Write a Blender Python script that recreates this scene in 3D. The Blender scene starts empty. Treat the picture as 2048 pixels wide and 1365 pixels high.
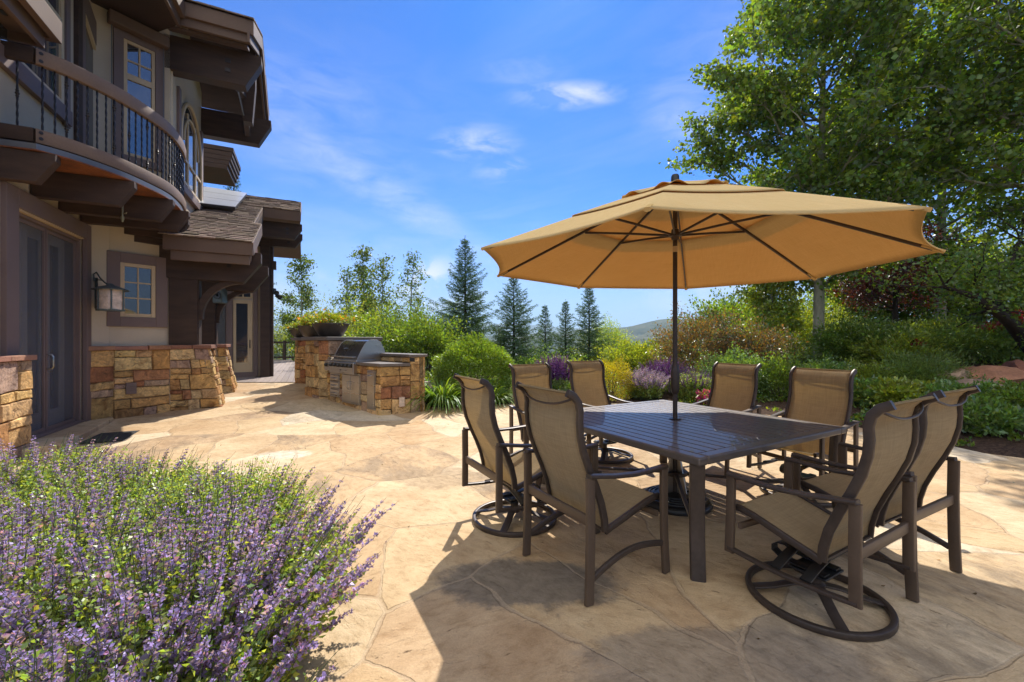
import bpy, math, random
import numpy as np
from mathutils import Vector
random.seed(7)
R = math.radians
sc = bpy.context.scene
COL = sc.collection
F, Y0, H = 838.0, 682.5, 1.389        # focal length in pixels of a 2048 px wide frame, horizon row, eye height


def V3(*a):
    return np.array(a, float)


# ------------------------------------------------------------------ measuring helpers
def at(px, py, y):
    return V3((px - 1024) / F * y, y, H - (py - Y0) / F * y)


def gz(y):
    """height of the paving: flat by the table, rising gently towards the house wing"""
    y = np.asarray(y, float)
    return np.where(y < 4.5, 0.0, np.where(y < 7.5, .03 * (y - 4.5), .09 + .065 * (np.minimum(y, 10.9) - 7.5)))


def gnd(px, py):
    y = F * H / max(py - Y0, 1)
    for _ in range(60):
        y = .5 * y + .5 * F * (H - float(gz(y))) / max(py - Y0, 1)
    return V3((px - 1024) / F * y, y, float(gz(y)))


class Plane:
    """vertical wall plane: t runs along d, o is the distance out of the wall"""
    def __init__(s, p, d, out):
        s.p, s.d, s.o = V3(*p)[:2], V3(*d)[:2], V3(*out)[:2]
        s.d = s.d / np.hypot(*s.d); s.o = s.o / np.hypot(*s.o)

    def t(s, px):
        k = (px - 1024) / F
        return (k * s.p[1] - s.p[0]) / (s.d[0] - k * s.d[1])

    def tz(s, px, py):
        t = s.t(px); y = s.p[1] + t * s.d[1]
        return t, H - (py - Y0) / F * y

    def q(s, t, z, o=0.):
        a = s.p + s.d * t + s.o * o
        return V3(a[0], a[1], z)


# ------------------------------------------------------------------ mesh building
class MB:
    def __init__(s):
        s.v = []; s.f = []; s.t = []; s.n = 0

    def add(s, vs, fs, tint=(1, 1, 1)):
        b = s.n
        for p in vs:
            s.v.append((float(p[0]), float(p[1]), float(p[2]))); s.t.append(tint)
        for f in fs:
            s.f.append([b + i for i in f])
        s.n += len(vs)

    def hexa(s, p, tint=(1, 1, 1)):
        """eight corners: bottom ring 0-3, top ring 4-7"""
        s.add(p, [(3, 2, 1, 0), (4, 5, 6, 7), (0, 1, 5, 4), (1, 2, 6, 5), (2, 3, 7, 6), (3, 0, 4, 7)], tint)

    def box(s, x0, x1, y0, y1, z0, z1, tint=(1, 1, 1)):
        s.hexa([(x0, y0, z0), (x1, y0, z0), (x1, y1, z0), (x0, y1, z0), (x0, y0, z1), (x1, y0, z1), (x1, y1, z1), (x0, y1, z1)], tint)

    def pbox(s, P, t0, t1, z0, z1, o0, o1, tint=(1, 1, 1)):
        q = P.q
        s.hexa([q(t0, z0, o0), q(t1, z0, o0), q(t1, z0, o1), q(t0, z0, o1), q(t0, z1, o0), q(t1, z1, o0), q(t1, z1, o1), q(t0, z1, o1)], tint)

    def prism(s, poly, ext, tint=(1, 1, 1)):
        n = len(poly); e = V3(*ext)
        vs = [V3(*p) for p in poly] + [V3(*p) + e for p in poly]
        fs = [list(range(n))[::-1], list(range(n, 2 * n))] + [(i, (i + 1) % n, n + (i + 1) % n, n + i) for i in range(n)]
        s.add(vs, fs, tint)

    def sweep(s, path, B, w, h, closed=False, tint=(1, 1, 1), rnd=.3):
        """rounded flat bar along a path; B is the constant sideways axis (width w), h is the in-plane thickness"""
        path = [V3(*p) for p in path]; n = len(path); B = V3(*B) / np.linalg.norm(B)
        r = min(w, h) * rnd
        prof = []
        for (sx, sy) in ((1, 1), (-1, 1), (-1, -1), (1, -1)):
            cx, cy = sx * (w / 2 - r), sy * (h / 2 - r)
            a0 = math.atan2(sy, sx) - math.pi / 4
            for k in range(3):
                a = a0 + k * math.pi / 4
                prof.append((cx + r * math.cos(a), cy + r * math.sin(a)))
        m = len(prof); vs = []
        for i, p in enumerate(path):
            a = path[(i - 1) % n] if (closed or i > 0) else p
            b = path[(i + 1) % n] if (closed or i < n - 1) else p
            t0 = p - a; t1 = b - p
            l0, l1 = np.linalg.norm(t0), np.linalg.norm(t1)
            T = (t0 / l0 if l0 > 1e-9 else 0) + (t1 / l1 if l1 > 1e-9 else 0)
            T = T / np.linalg.norm(T)
            N = np.cross(T, B); N /= np.linalg.norm(N)
            k = 1.0
            if l0 > 1e-9 and l1 > 1e-9:
                c = np.dot(t0 / l0, t1 / l1); k = 1 / max(.5, math.sqrt((1 + c) / 2))
            for (x, y) in prof:
                vs.append(p + B * x + N * y * k)
        fs = []
        for i in range(n if closed else n - 1):
            for j in range(m):
                a = i * m + j; b = i * m + (j + 1) % m; j2 = (i + 1) % n
                fs.append((a, b, j2 * m + (j + 1) % m, j2 * m + j))
        if not closed:
            fs.append(list(range(m))[::-1]); fs.append([(n - 1) * m + j for j in range(m)])
        s.add(vs, fs, tint)

    def tube(s, path, rad, seg=8, tint=(1, 1, 1), cap=True, twist=0.):
        path = [V3(*p) for p in path]; n = len(path)
        rad = [rad] * n if np.isscalar(rad) else rad
        vs = []; ref = None
        for i, p in enumerate(path):
            T = path[min(i + 1, n - 1)] - path[max(i - 1, 0)]
            L = np.linalg.norm(T); T = T / L if L > 1e-9 else V3(0, 0, 1)
            if ref is None:
                ref = np.cross(T, V3(0, 0, 1) if abs(T[2]) < .9 else V3(1, 0, 0))
            ref = ref - T * np.dot(ref, T); ref /= np.linalg.norm(ref)
            b = np.cross(T, ref)
            for k in range(seg):
                a = 2 * math.pi * k / seg + twist * i
                vs.append(p + (ref * math.cos(a) + b * math.sin(a)) * rad[i])
        fs = [(i * seg + k, i * seg + (k + 1) % seg, (i + 1) * seg + (k + 1) % seg, (i + 1) * seg + k) for i in range(n - 1) for k in range(seg)]
        if cap:
            fs += [list(range(seg))[::-1], [(n - 1) * seg + k for k in range(seg)]]
        s.add(vs, fs, tint)

    def lathe(s, prof, c=(0, 0, 0), seg=32, tint=(1, 1, 1), axis=None):
        """(radius, height) profile turned about an axis (z by default)"""
        A = V3(0, 0, 1) if axis is None else V3(*axis) / np.linalg.norm(axis)
        U = np.cross(A, V3(1, 0, 0) if abs(A[0]) < .8 else V3(0, 1, 0)); U /= np.linalg.norm(U); W = np.cross(A, U)
        vs = [V3(*c) + A * z + (U * math.cos(2 * math.pi * k / seg) + W * math.sin(2 * math.pi * k / seg)) * r for r, z in prof for k in range(seg)]
        n = len(prof)
        fs = [(i * seg + k, i * seg + (k + 1) % seg, (i + 1) * seg + (k + 1) % seg, (i + 1) * seg + k) for i in range(n - 1) for k in range(seg)]
        if prof[0][0] > 1e-4:
            fs.append(list(range(seg))[::-1])
        if prof[-1][0] > 1e-4:
            fs.append([(n - 1) * seg + k for k in range(seg)])
        s.add(vs, fs, tint)

    def grid(s, fn, nu, nv, tint=(1, 1, 1)):
        vs = [fn(i / nu, j / nv) for j in range(nv + 1) for i in range(nu + 1)]
        fs = [(j * (nu + 1) + i, j * (nu + 1) + i + 1, (j + 1) * (nu + 1) + i + 1, (j + 1) * (nu + 1) + i) for j in range(nv) for i in range(nu)]
        s.add(vs, fs, tint)

    def build(s, name, m, parent=None, smooth=False, bevel=0., tint=False, solid=0., loc=None, segs=2):
        me = bpy.data.meshes.new(name)
        vs = s.v
        if loc is not None:
            vs = [(a - loc[0], b - loc[1], c - loc[2]) for a, b, c in vs]
        me.from_pydata(vs, [], s.f)
        if tint:
            ca = me.color_attributes.new('tint', 'FLOAT_COLOR', 'POINT')
            ca.data.foreach_set('color', np.array([(a, b, c, 1) for a, b, c in s.t], np.float32).ravel())
        return link(name, me, m, parent, smooth, bevel, solid, loc, segs)


def link(name, me, m, parent=None, smooth=False, bevel=0., solid=0., loc=None, segs=2):
    o = bpy.data.objects.new(name, me); COL.objects.link(o)
    if m is not None:
        me.materials.append(m)
    if smooth:
        me.polygons.foreach_set('use_smooth', [True] * len(me.polygons))
        if smooth != 'all':
            me.set_sharp_from_angle(angle=R(40))
    if loc is not None:
        o.location = tuple(loc)
    if parent is not None:
        o.parent = parent
    if solid:
        d = o.modifiers.new('thick', 'SOLIDIFY'); d.thickness = solid; d.offset = 0
    if bevel:
        d = o.modifiers.new('bevel', 'BEVEL'); d.width = bevel; d.segments = segs; d.limit_method = 'ANGLE'; d.angle_limit = R(35)
        d.harden_normals = False
    return o


def raw_mesh(name, Vv, Ff, tint=None, m=None, parent=None, smooth=False, loc=None):
    """big meshes straight from numpy arrays; Ff is (n,k)"""
    me = bpy.data.meshes.new(name)
    Vv = np.asarray(Vv, np.float32)
    if loc is not None:
        Vv = Vv - np.asarray(loc, np.float32)
    Ff = np.asarray(Ff, np.int32); n, k = Ff.shape
    me.vertices.add(len(Vv)); me.vertices.foreach_set('co', Vv.ravel())
    me.loops.add(n * k); me.loops.foreach_set('vertex_index', Ff.ravel())
    me.polygons.add(n); me.polygons.foreach_set('loop_start', np.arange(0, n * k, k, dtype=np.int32))
    me.update(calc_edges=True)
    if tint is not None:
        ca = me.color_attributes.new('tint', 'FLOAT_COLOR', 'POINT')
        c = np.ones((len(Vv), 4), np.float32); c[:, :3] = tint; ca.data.foreach_set('color', c.ravel())
    o = bpy.data.objects.new(name, me); COL.objects.link(o)
    if m is not None:
        me.materials.append(m)
    if smooth:
        me.polygons.foreach_set('use_smooth', [True] * n)
    if loc is not None:
        o.location = tuple(float(a) for a in loc)
    if parent is not None:
        o.parent = parent
    return o


def tag(o, label, cat, group=None, kind=None):
    o['label'] = label; o['category'] = cat
    if group: o['group'] = group
    if kind: o['kind'] = kind
    return o


def thing(name, label, cat, loc=(0, 0, 0), rz=0., group=None):
    o = bpy.data.objects.new(name, None); COL.objects.link(o)
    o.location = tuple(float(a) for a in loc); o.rotation_euler = (0, 0, rz); o.empty_display_size = .1
    return tag(o, label, cat, group)


def struct(o):
    o['kind'] = 'structure'; return o


def copy_tree(o, parent=None):
    c = o.copy(); COL.objects.link(c)
    if parent is not None:
        c.parent = parent
    for ch in list(o.children):
        copy_tree(ch, c)
    return c


def rel(mb, root):
    """shift world coordinates into the frame of an unrotated root"""
    l = root.location
    mb.v = [(a - l[0], b - l[1], c - l[2]) for a, b, c in mb.v]
    return mb


# ------------------------------------------------------------------ materials
def nt(name):
    m = bpy.data.materials.new(name); m.use_nodes = True
    t = m.node_tree; t.nodes.clear()
    out = t.nodes.new('ShaderNodeOutputMaterial')
    return m, t, out


class N:
    def __init__(s, t): s.t = t

    def __call__(s, typ, ins=None, **kw):
        n = s.t.nodes.new('ShaderNode' + typ)
        for k, v in kw.items():
            setattr(n, k, v)
        for k, v in (ins or {}).items():
            sock = n.inputs[k]
            if hasattr(v, 'is_linked') or isinstance(v, bpy.types.NodeSocket):
                s.t.links.new(v, sock)
            else:
                sock.default_value = v
        return n

    def ramp(s, fac, stops, interp='LINEAR'):
        n = s.t.nodes.new('ShaderNodeValToRGB'); e = n.color_ramp.elements; n.color_ramp.interpolation = interp
        while len(e) < len(stops): e.new(.5)
        for el, (p, c) in zip(e, stops):
            el.position = p; el.color = (c[0], c[1], c[2], 1) if not np.isscalar(c) else (c, c, c, 1)
        s.t.links.new(fac, n.inputs[0]); return n.outputs[0]

    def mix(s, a, b, f, mode='MIX'):
        n = s.t.nodes.new('ShaderNodeMix'); n.data_type = 'RGBA'; n.blend_type = mode; n.clamp_factor = True
        for sock, v in ((n.inputs[0], f), (n.inputs[6], a), (n.inputs[7], b)):
            if isinstance(v, bpy.types.NodeSocket): s.t.links.new(v, sock)
            else: sock.default_value = v if np.isscalar(v) else (v[0], v[1], v[2], 1)
        return n.outputs[2]

    def math(s, op, a, b=0., c=0.):
        n = s.t.nodes.new('ShaderNodeMath'); n.operation = op
        for i, v in enumerate((a, b, c)):
            if isinstance(v, bpy.types.NodeSocket): s.t.links.new(v, n.inputs[i])
            else: n.inputs[i].default_value = v
        return n.outputs[0]

    def vmath(s, op, a, b=(0, 0, 0)):
        n = s.t.nodes.new('ShaderNodeVectorMath'); n.operation = op
        for i, v in enumerate((a, b)):
            if isinstance(v, bpy.types.NodeSocket): s.t.links.new(v, n.inputs[i])
            else: n.inputs[i].default_value = v
        return n.outputs[1] if op in ('DOT_PRODUCT', 'LENGTH', 'DISTANCE') else n.outputs[0]

    def noise(s, vec, scale, detail=4., rough=.55, dist=0.):
        return s('TexNoise', {'Vector': vec, 'Scale': scale, 'Detail': detail, 'Roughness': rough, 'Distortion': dist}).outputs[0]


def pm(name, base, rough=.6, metal=0., amt=.25, scale=6., fine=60., bump=.0, bscale=80., tint=False, spec=.5, stretch=None, coat=0.):
    """principled surface whose colour wanders with a coarse and a fine noise; stretch = grain direction scaling"""
    m, t, out = nt(name); n = N(t)
    pos = n('TexCoord').outputs['Object']
    if stretch is not None:
        pos = n.vmath('MULTIPLY', pos, stretch)
    a = n.noise(pos, scale); b = n.noise(pos, fine, 3)
    k = n.math('ADD', n.math('MULTIPLY', a, .65), n.math('MULTIPLY', b, .35))
    lo = [c * (1 - amt) for c in base]; hi = [min(1, c * (1 + amt)) for c in base]
    col = n.ramp(k, [(.3, lo), (.7, hi)])
    if tint:
        at_ = n('Attribute', attribute_name='tint').outputs['Color']
        col = n.mix(col, at_, 1., 'MULTIPLY')
    ins = {'Base Color': col, 'Metallic': metal, 'Specular IOR Level': spec}
    ins['Roughness'] = n.math('ADD', n.math('MULTIPLY', a, .25), rough - .12)
    p = n('BsdfPrincipled', ins)
    if coat: p.inputs['Coat Weight'].default_value = coat
    if bump:
        h = n.noise(pos, bscale, 4)
        bn = n('Bump', {'Strength': bump, 'Distance': .01, 'Height': h}).outputs[0]
        t.links.new(bn, p.inputs['Normal'])
    t.links.new(p.outputs[0], out.inputs[0])
    return m


def leafm(name, base, trans=.45, gloss=.06, rough=.4):
    m, t, out = nt(name); n = N(t)
    at_ = n('Attribute', attribute_name='tint').outputs['Color']
    col = n.mix(base, at_, 1., 'MULTIPLY')
    tc = n.mix(col, (1.6, 1.5, .42), 1., 'MULTIPLY')
    d = n('BsdfDiffuse', {'Color': col}).outputs[0]
    tr = n('BsdfTranslucent', {'Color': tc}).outputs[0]
    g = n('BsdfGlossy', {'Color': (.9, .95, 1, 1), 'Roughness': rough}).outputs[0]
    s1 = n('MixShader', {0: trans, 1: d, 2: tr}).outputs[0]
    s2 = n('MixShader', {0: gloss, 1: s1, 2: g}).outputs[0]
    t.links.new(s2, out.inputs[0])
    return m
# ------------------------------------------------------------------ materials
M = {}
M['dark_wood'] = pm('dark stained timber', (.058, .034, .024), .62, amt=.45, scale=2, fine=55, bump=.4, bscale=60, stretch=(1, 1, 6), spec=.3)
M['trim'] = pm('plum brown trim paint', (.18, .128, .115), .6, amt=.12, scale=2, fine=50, bump=.1, spec=.3)
M['rail_wood'] = pm('brown railing timber', (.19, .125, .088), .6, amt=.2, scale=3, fine=50, bump=.2, spec=.3)
M['fascia'] = pm('brown fascia board', (.14, .088, .062), .62, amt=.18, scale=2, fine=50, bump=.15, spec=.3)
M['tan_wood'] = pm('pale tan window frame', (.55, .41, .24), .5, amt=.1, scale=4, fine=60)
M['cedar'] = pm('orange cedar board', (.20, .065, .02), .6, amt=.6, scale=5, fine=40, stretch=(1, 1, 1))
M['stucco'] = pm('taupe stucco', (.53, .445, .335), .9, amt=.1, scale=1.5, fine=70, bump=.5, bscale=140, spec=.2)
M['white_metal'] = pm('grey flashing', (.15, .16, .18), .5, .4, amt=.06)
M['bronze'] = pm('brown powder coat', (.06, .044, .036), .42, .25, amt=.32, scale=5, fine=40, bump=.04, bscale=300)
M['table'] = pm('brown powder coated table top', (.105, .088, .08), .47, .2, amt=.2, scale=8, fine=90, coat=.28)
M['bronze_lt'] = pm('worn brown powder coat', (.10, .07, .05), .45, .2, amt=.15, scale=8, fine=90)
M['iron'] = pm('black wrought iron', (.035, .03, .032), .42, .6, amt=.2)
M['steel'] = pm('brushed stainless steel', (.47, .44, .40), .3, .95, amt=.06, scale=2, fine=120, stretch=(1, 1, 12))
M['steel_dark'] = pm('dark stainless hood', (.2, .185, .17), .28, .9, amt=.12, scale=2, fine=90)
M['black'] = pm('black plastic', (.015, .015, .016), .4, amt=.2)
M['rubber'] = pm('black rubber mat', (.02, .02, .022), .8, amt=.25, bump=.5, bscale=150)
M['counter'] = pm('brown stone slab', (.13, .105, .09), .5, amt=.25, scale=5, fine=70, bump=.15)
M['bowl'] = pm('dark bronze bowl', (.075, .06, .048), .38, .3, amt=.25, scale=6)
M['lantern'] = pm('verdigris lantern metal', (.12, .145, .14), .5, .5, amt=.3, scale=12)
M['leaf_frame'] = pm('grey tan door paint', (.44, .39, .33), .5, amt=.1)
M['glow'] = pm('streaky art glass', (.62, .48, .38), .25, amt=.35, scale=10, fine=30)
M['brass'] = pm('weathered brass', (.32, .30, .2), .45, .6)
M['soil'] = pm('bark mulch', (.07, .042, .028), .95, amt=.5, scale=8, fine=45, bump=1., bscale=50)
M['boulder'] = pm('rust and grey sandstone boulder', (.33, .23, .17), .85, amt=.45, scale=2.5, fine=25, bump=.9, bscale=14, tint=True)
M['cap'] = pm('red sandstone cap', (.30, .135, .085), .8, amt=.4, scale=4, fine=50, bump=.6, bscale=40, tint=True)
M['mortar'] = pm('grey brown mortar', (.11, .08, .05), .95, amt=.3, bump=.4)
M['bark'] = pm('pale aspen bark', (.26, .255, .18), .8, amt=.4, scale=5, fine=22, bump=.4, bscale=25, stretch=(1, 1, .35))
M['bark_dark'] = pm('dark bark', (.035, .024, .018), .9, amt=.4, scale=6, fine=35, bump=.9, bscale=30, stretch=(1, 1, .3))
M['twig'] = pm('brown twig', (.13, .10, .07), .85, amt=.3)
M['stem'] = pm('green stem', (.09, .12, .045), .7, amt=.3)
M['petal'] = leafm('violet petals', (.38, .29, .68), .42, .02)
M['petal_deep'] = leafm('deep purple petals', (.17, .055, .34), .3, .02)
M['flower_orange'] = leafm('orange petals', (.85, .35, .04), .35, .02)
M['flower_pink'] = leafm('magenta petals', (.6, .04, .3), .3, .02)
M['leaf_aspen'] = leafm('aspen leaves', (.155, .235, .04), .55, .04, .4)
M['leaf_mint'] = leafm('catmint leaves', (.33, .43, .11), .5, .05)
M['leaf_box'] = leafm('round shrub leaves', (.18, .28, .035), .45, .05)
M['leaf_gold'] = leafm('golden leaves', (.42, .36, .025), .45, .03)
M['leaf_lime'] = leafm('lime leaves', (.27, .33, .045), .5, .05)
M['leaf_dark'] = leafm('dark green leaves', (.16, .27, .06), .45, .07)
M['leaf_red'] = leafm('reddish leaves', (.185, .125, .055), .45, .07)
M['leaf_plum'] = leafm('plum leaves', (.085, .018, .018), .4, .06)
M['leaf_crimson'] = leafm('crimson leaves', (.30, .02, .03), .4, .05)
M['needle'] = leafm('blue green spruce needles', (.075, .145, .058), .3, .04)
M['needle_pine'] = leafm('green pine needles', (.15, .22, .045), .4, .04)
M['blade'] = leafm('strap leaves', (.17, .27, .05), .45, .03)


def glass(name, tintc, rough=.03, ior=1.9):
    m, t, out = nt(name); n = N(t)
    p = n('BsdfPrincipled', {'Base Color': (*tintc, 1), 'Roughness': rough, 'Specular IOR Level': .5, 'IOR': ior})
    w = n.noise(n('TexCoord').outputs['Object'], 1.3, 2)
    b = n('Bump', {'Strength': .02, 'Distance': .01, 'Height': w}).outputs[0]
    t.links.new(b, p.inputs['Normal'])
    t.links.new(p.outputs[0], out.inputs[0]); return m


M['glass'] = glass('dark window glass', (.012, .016, .02))
M['glass_sky'] = glass('sky facing window glass', (.035, .045, .06), .03, 2.7)
M['panel'] = glass('pale solar glass', (.55, .57, .6), .25)


def screen_mat():
    m, t, out = nt('grey insect screen'); n = N(t)
    d = n('BsdfDiffuse', {'Color': (.17, .175, .20, 1)}).outputs[0]
    tr = n('BsdfTransparent').outputs[0]
    t.links.new(n('MixShader', {0: .66, 1: d, 2: tr}).outputs[0], out.inputs[0]); return m


M['screen'] = screen_mat()


def weave(name, c0, c1, trans, scale, hole=0., through=(1.0, .80, .45)):
    """woven fabric: two crossed thread waves, light passing through"""
    m, t, out = nt(name); n = N(t)
    uv = n('TexCoord').outputs['UV']
    pos = n.vmath('MULTIPLY', uv, (scale, scale, 1))
    x = n('TexWave', {'Vector': pos, 'Scale': 1., 'Distortion': .6, 'Detail': 1.}, bands_direction='X').outputs[1]
    y = n('TexWave', {'Vector': pos, 'Scale': 1., 'Distortion': .6, 'Detail': 1.}, bands_direction='Y').outputs[1]
    w = n.math('ADD', n.math('MULTIPLY', x, .5), n.math('MULTIPLY', y, .5))
    slub = n.noise(n.vmath('MULTIPLY', uv, (90, 6, 1)), 1., 3)
    slub2 = n.noise(n.vmath('MULTIPLY', uv, (6, 90, 1)), 1., 3)
    big = n.noise(n('TexCoord').outputs['Object'], 3.)
    k = n.math('ADD', n.math('MULTIPLY', w, .35), n.math('ADD', n.math('MULTIPLY', n.math('ADD', slub, slub2), .27), n.math('MULTIPLY', big, .15)))
    col = n.ramp(k, [(.25, c0), (.75, c1)])
    wr = n('Bump', {'Strength': .35, 'Distance': .03, 'Height': n.noise(n.vmath('MULTIPLY', uv, (5, 2, 1)), 1., 3)}).outputs[0]
    d = n('BsdfDiffuse', {'Color': col, 'Roughness': .5, 'Normal': wr}).outputs[0]
    tc = n.mix(col, through, 1., 'MULTIPLY')
    tl = n('BsdfTranslucent', {'Color': tc}).outputs[0]
    s_ = n('MixShader', {0: trans, 1: d, 2: tl}).outputs[0]
    if hole:
        s_ = n('MixShader', {0: hole, 1: s_, 2: n('BsdfTransparent').outputs[0]}).outputs[0]
    t.links.new(s_, out.inputs[0]); return m


M['sling'] = weave('tan sling mesh', (.30, .235, .14), (.66, .54, .36), .48, 85, .08, (1., .9, .62))
M['canvas'] = weave('tan umbrella canvas', (.66, .465, .185), (.86, .69, .38), .28, 160, 0., (.85, .58, .02))


def stone_mat():
    """split sandstone: every block carries its own colour, veined with rust and grey"""
    m, t, out = nt('split sandstone'); n = N(t)
    pos = n('TexCoord').outputs['Object']
    at_ = n('Attribute', attribute_name='tint').outputs['Color']
    warp = n.vmath('ADD', pos, n.vmath('MULTIPLY', n('TexNoise', {'Vector': pos, 'Scale': 3.}).outputs[1], (.35, .35, .35)))
    a = n.noise(warp, 4., 8, .65, 1.2); b = n.noise(pos, 30., 5, .6)
    vein = n.noise(n.vmath('MULTIPLY', warp, (1, 1, 3.)), 5., 7, .7, 2.)
    col = n.mix(at_, n.ramp(a, [(.3, (.42, .33, .26)), (.48, (.92, .9, .88)), (.68, (1.4, 1.33, 1.18))]), 1., 'MULTIPLY')
    col = n.mix(col, (.10, .055, .03), n.ramp(vein, [(.54, 0.), (.66, .8)]))
    col = n.mix(col, n.ramp(b, [(.3, (.72, .72, .72)), (.7, (1.2, 1.2, 1.2))]), 1., 'MULTIPLY')
    p = n('BsdfPrincipled', {'Base Color': col, 'Roughness': .85, 'Specular IOR Level': .25})
    h = n.math('ADD', a, n.math('MULTIPLY', b, .5))
    t.links.new(n('Bump', {'Strength': .9, 'Distance': .03, 'Height': h}).outputs[0], p.inputs['Normal'])
    t.links.new(p.outputs[0], out.inputs[0]); return m


M['stone'] = stone_mat()


def shingle_mat():
    m, t, out = nt('weathered shingle'); n = N(t)
    pos = n('TexCoord').outputs['Object']
    at_ = n('Attribute', attribute_name='tint').outputs['Color']
    a = n.noise(pos, 40., 4); b = n.noise(pos, 2.)
    col = n.mix(n.mix((.20, .145, .11), at_, 1., 'MULTIPLY'), n.ramp(a, [(.3, .7), (.7, 1.3)]), 1., 'MULTIPLY')
    col = n.mix(col, n.ramp(b, [(.3, .85), (.7, 1.15)]), 1., 'MULTIPLY')
    p = n('BsdfPrincipled', {'Base Color': col, 'Roughness': .9, 'Specular IOR Level': .2})
    t.links.new(n('Bump', {'Strength': .4, 'Distance': .01, 'Height': a}).outputs[0], p.inputs['Normal'])
    t.links.new(p.outputs[0], out.inputs[0]); return m


M['shingle'] = shingle_mat()


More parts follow.
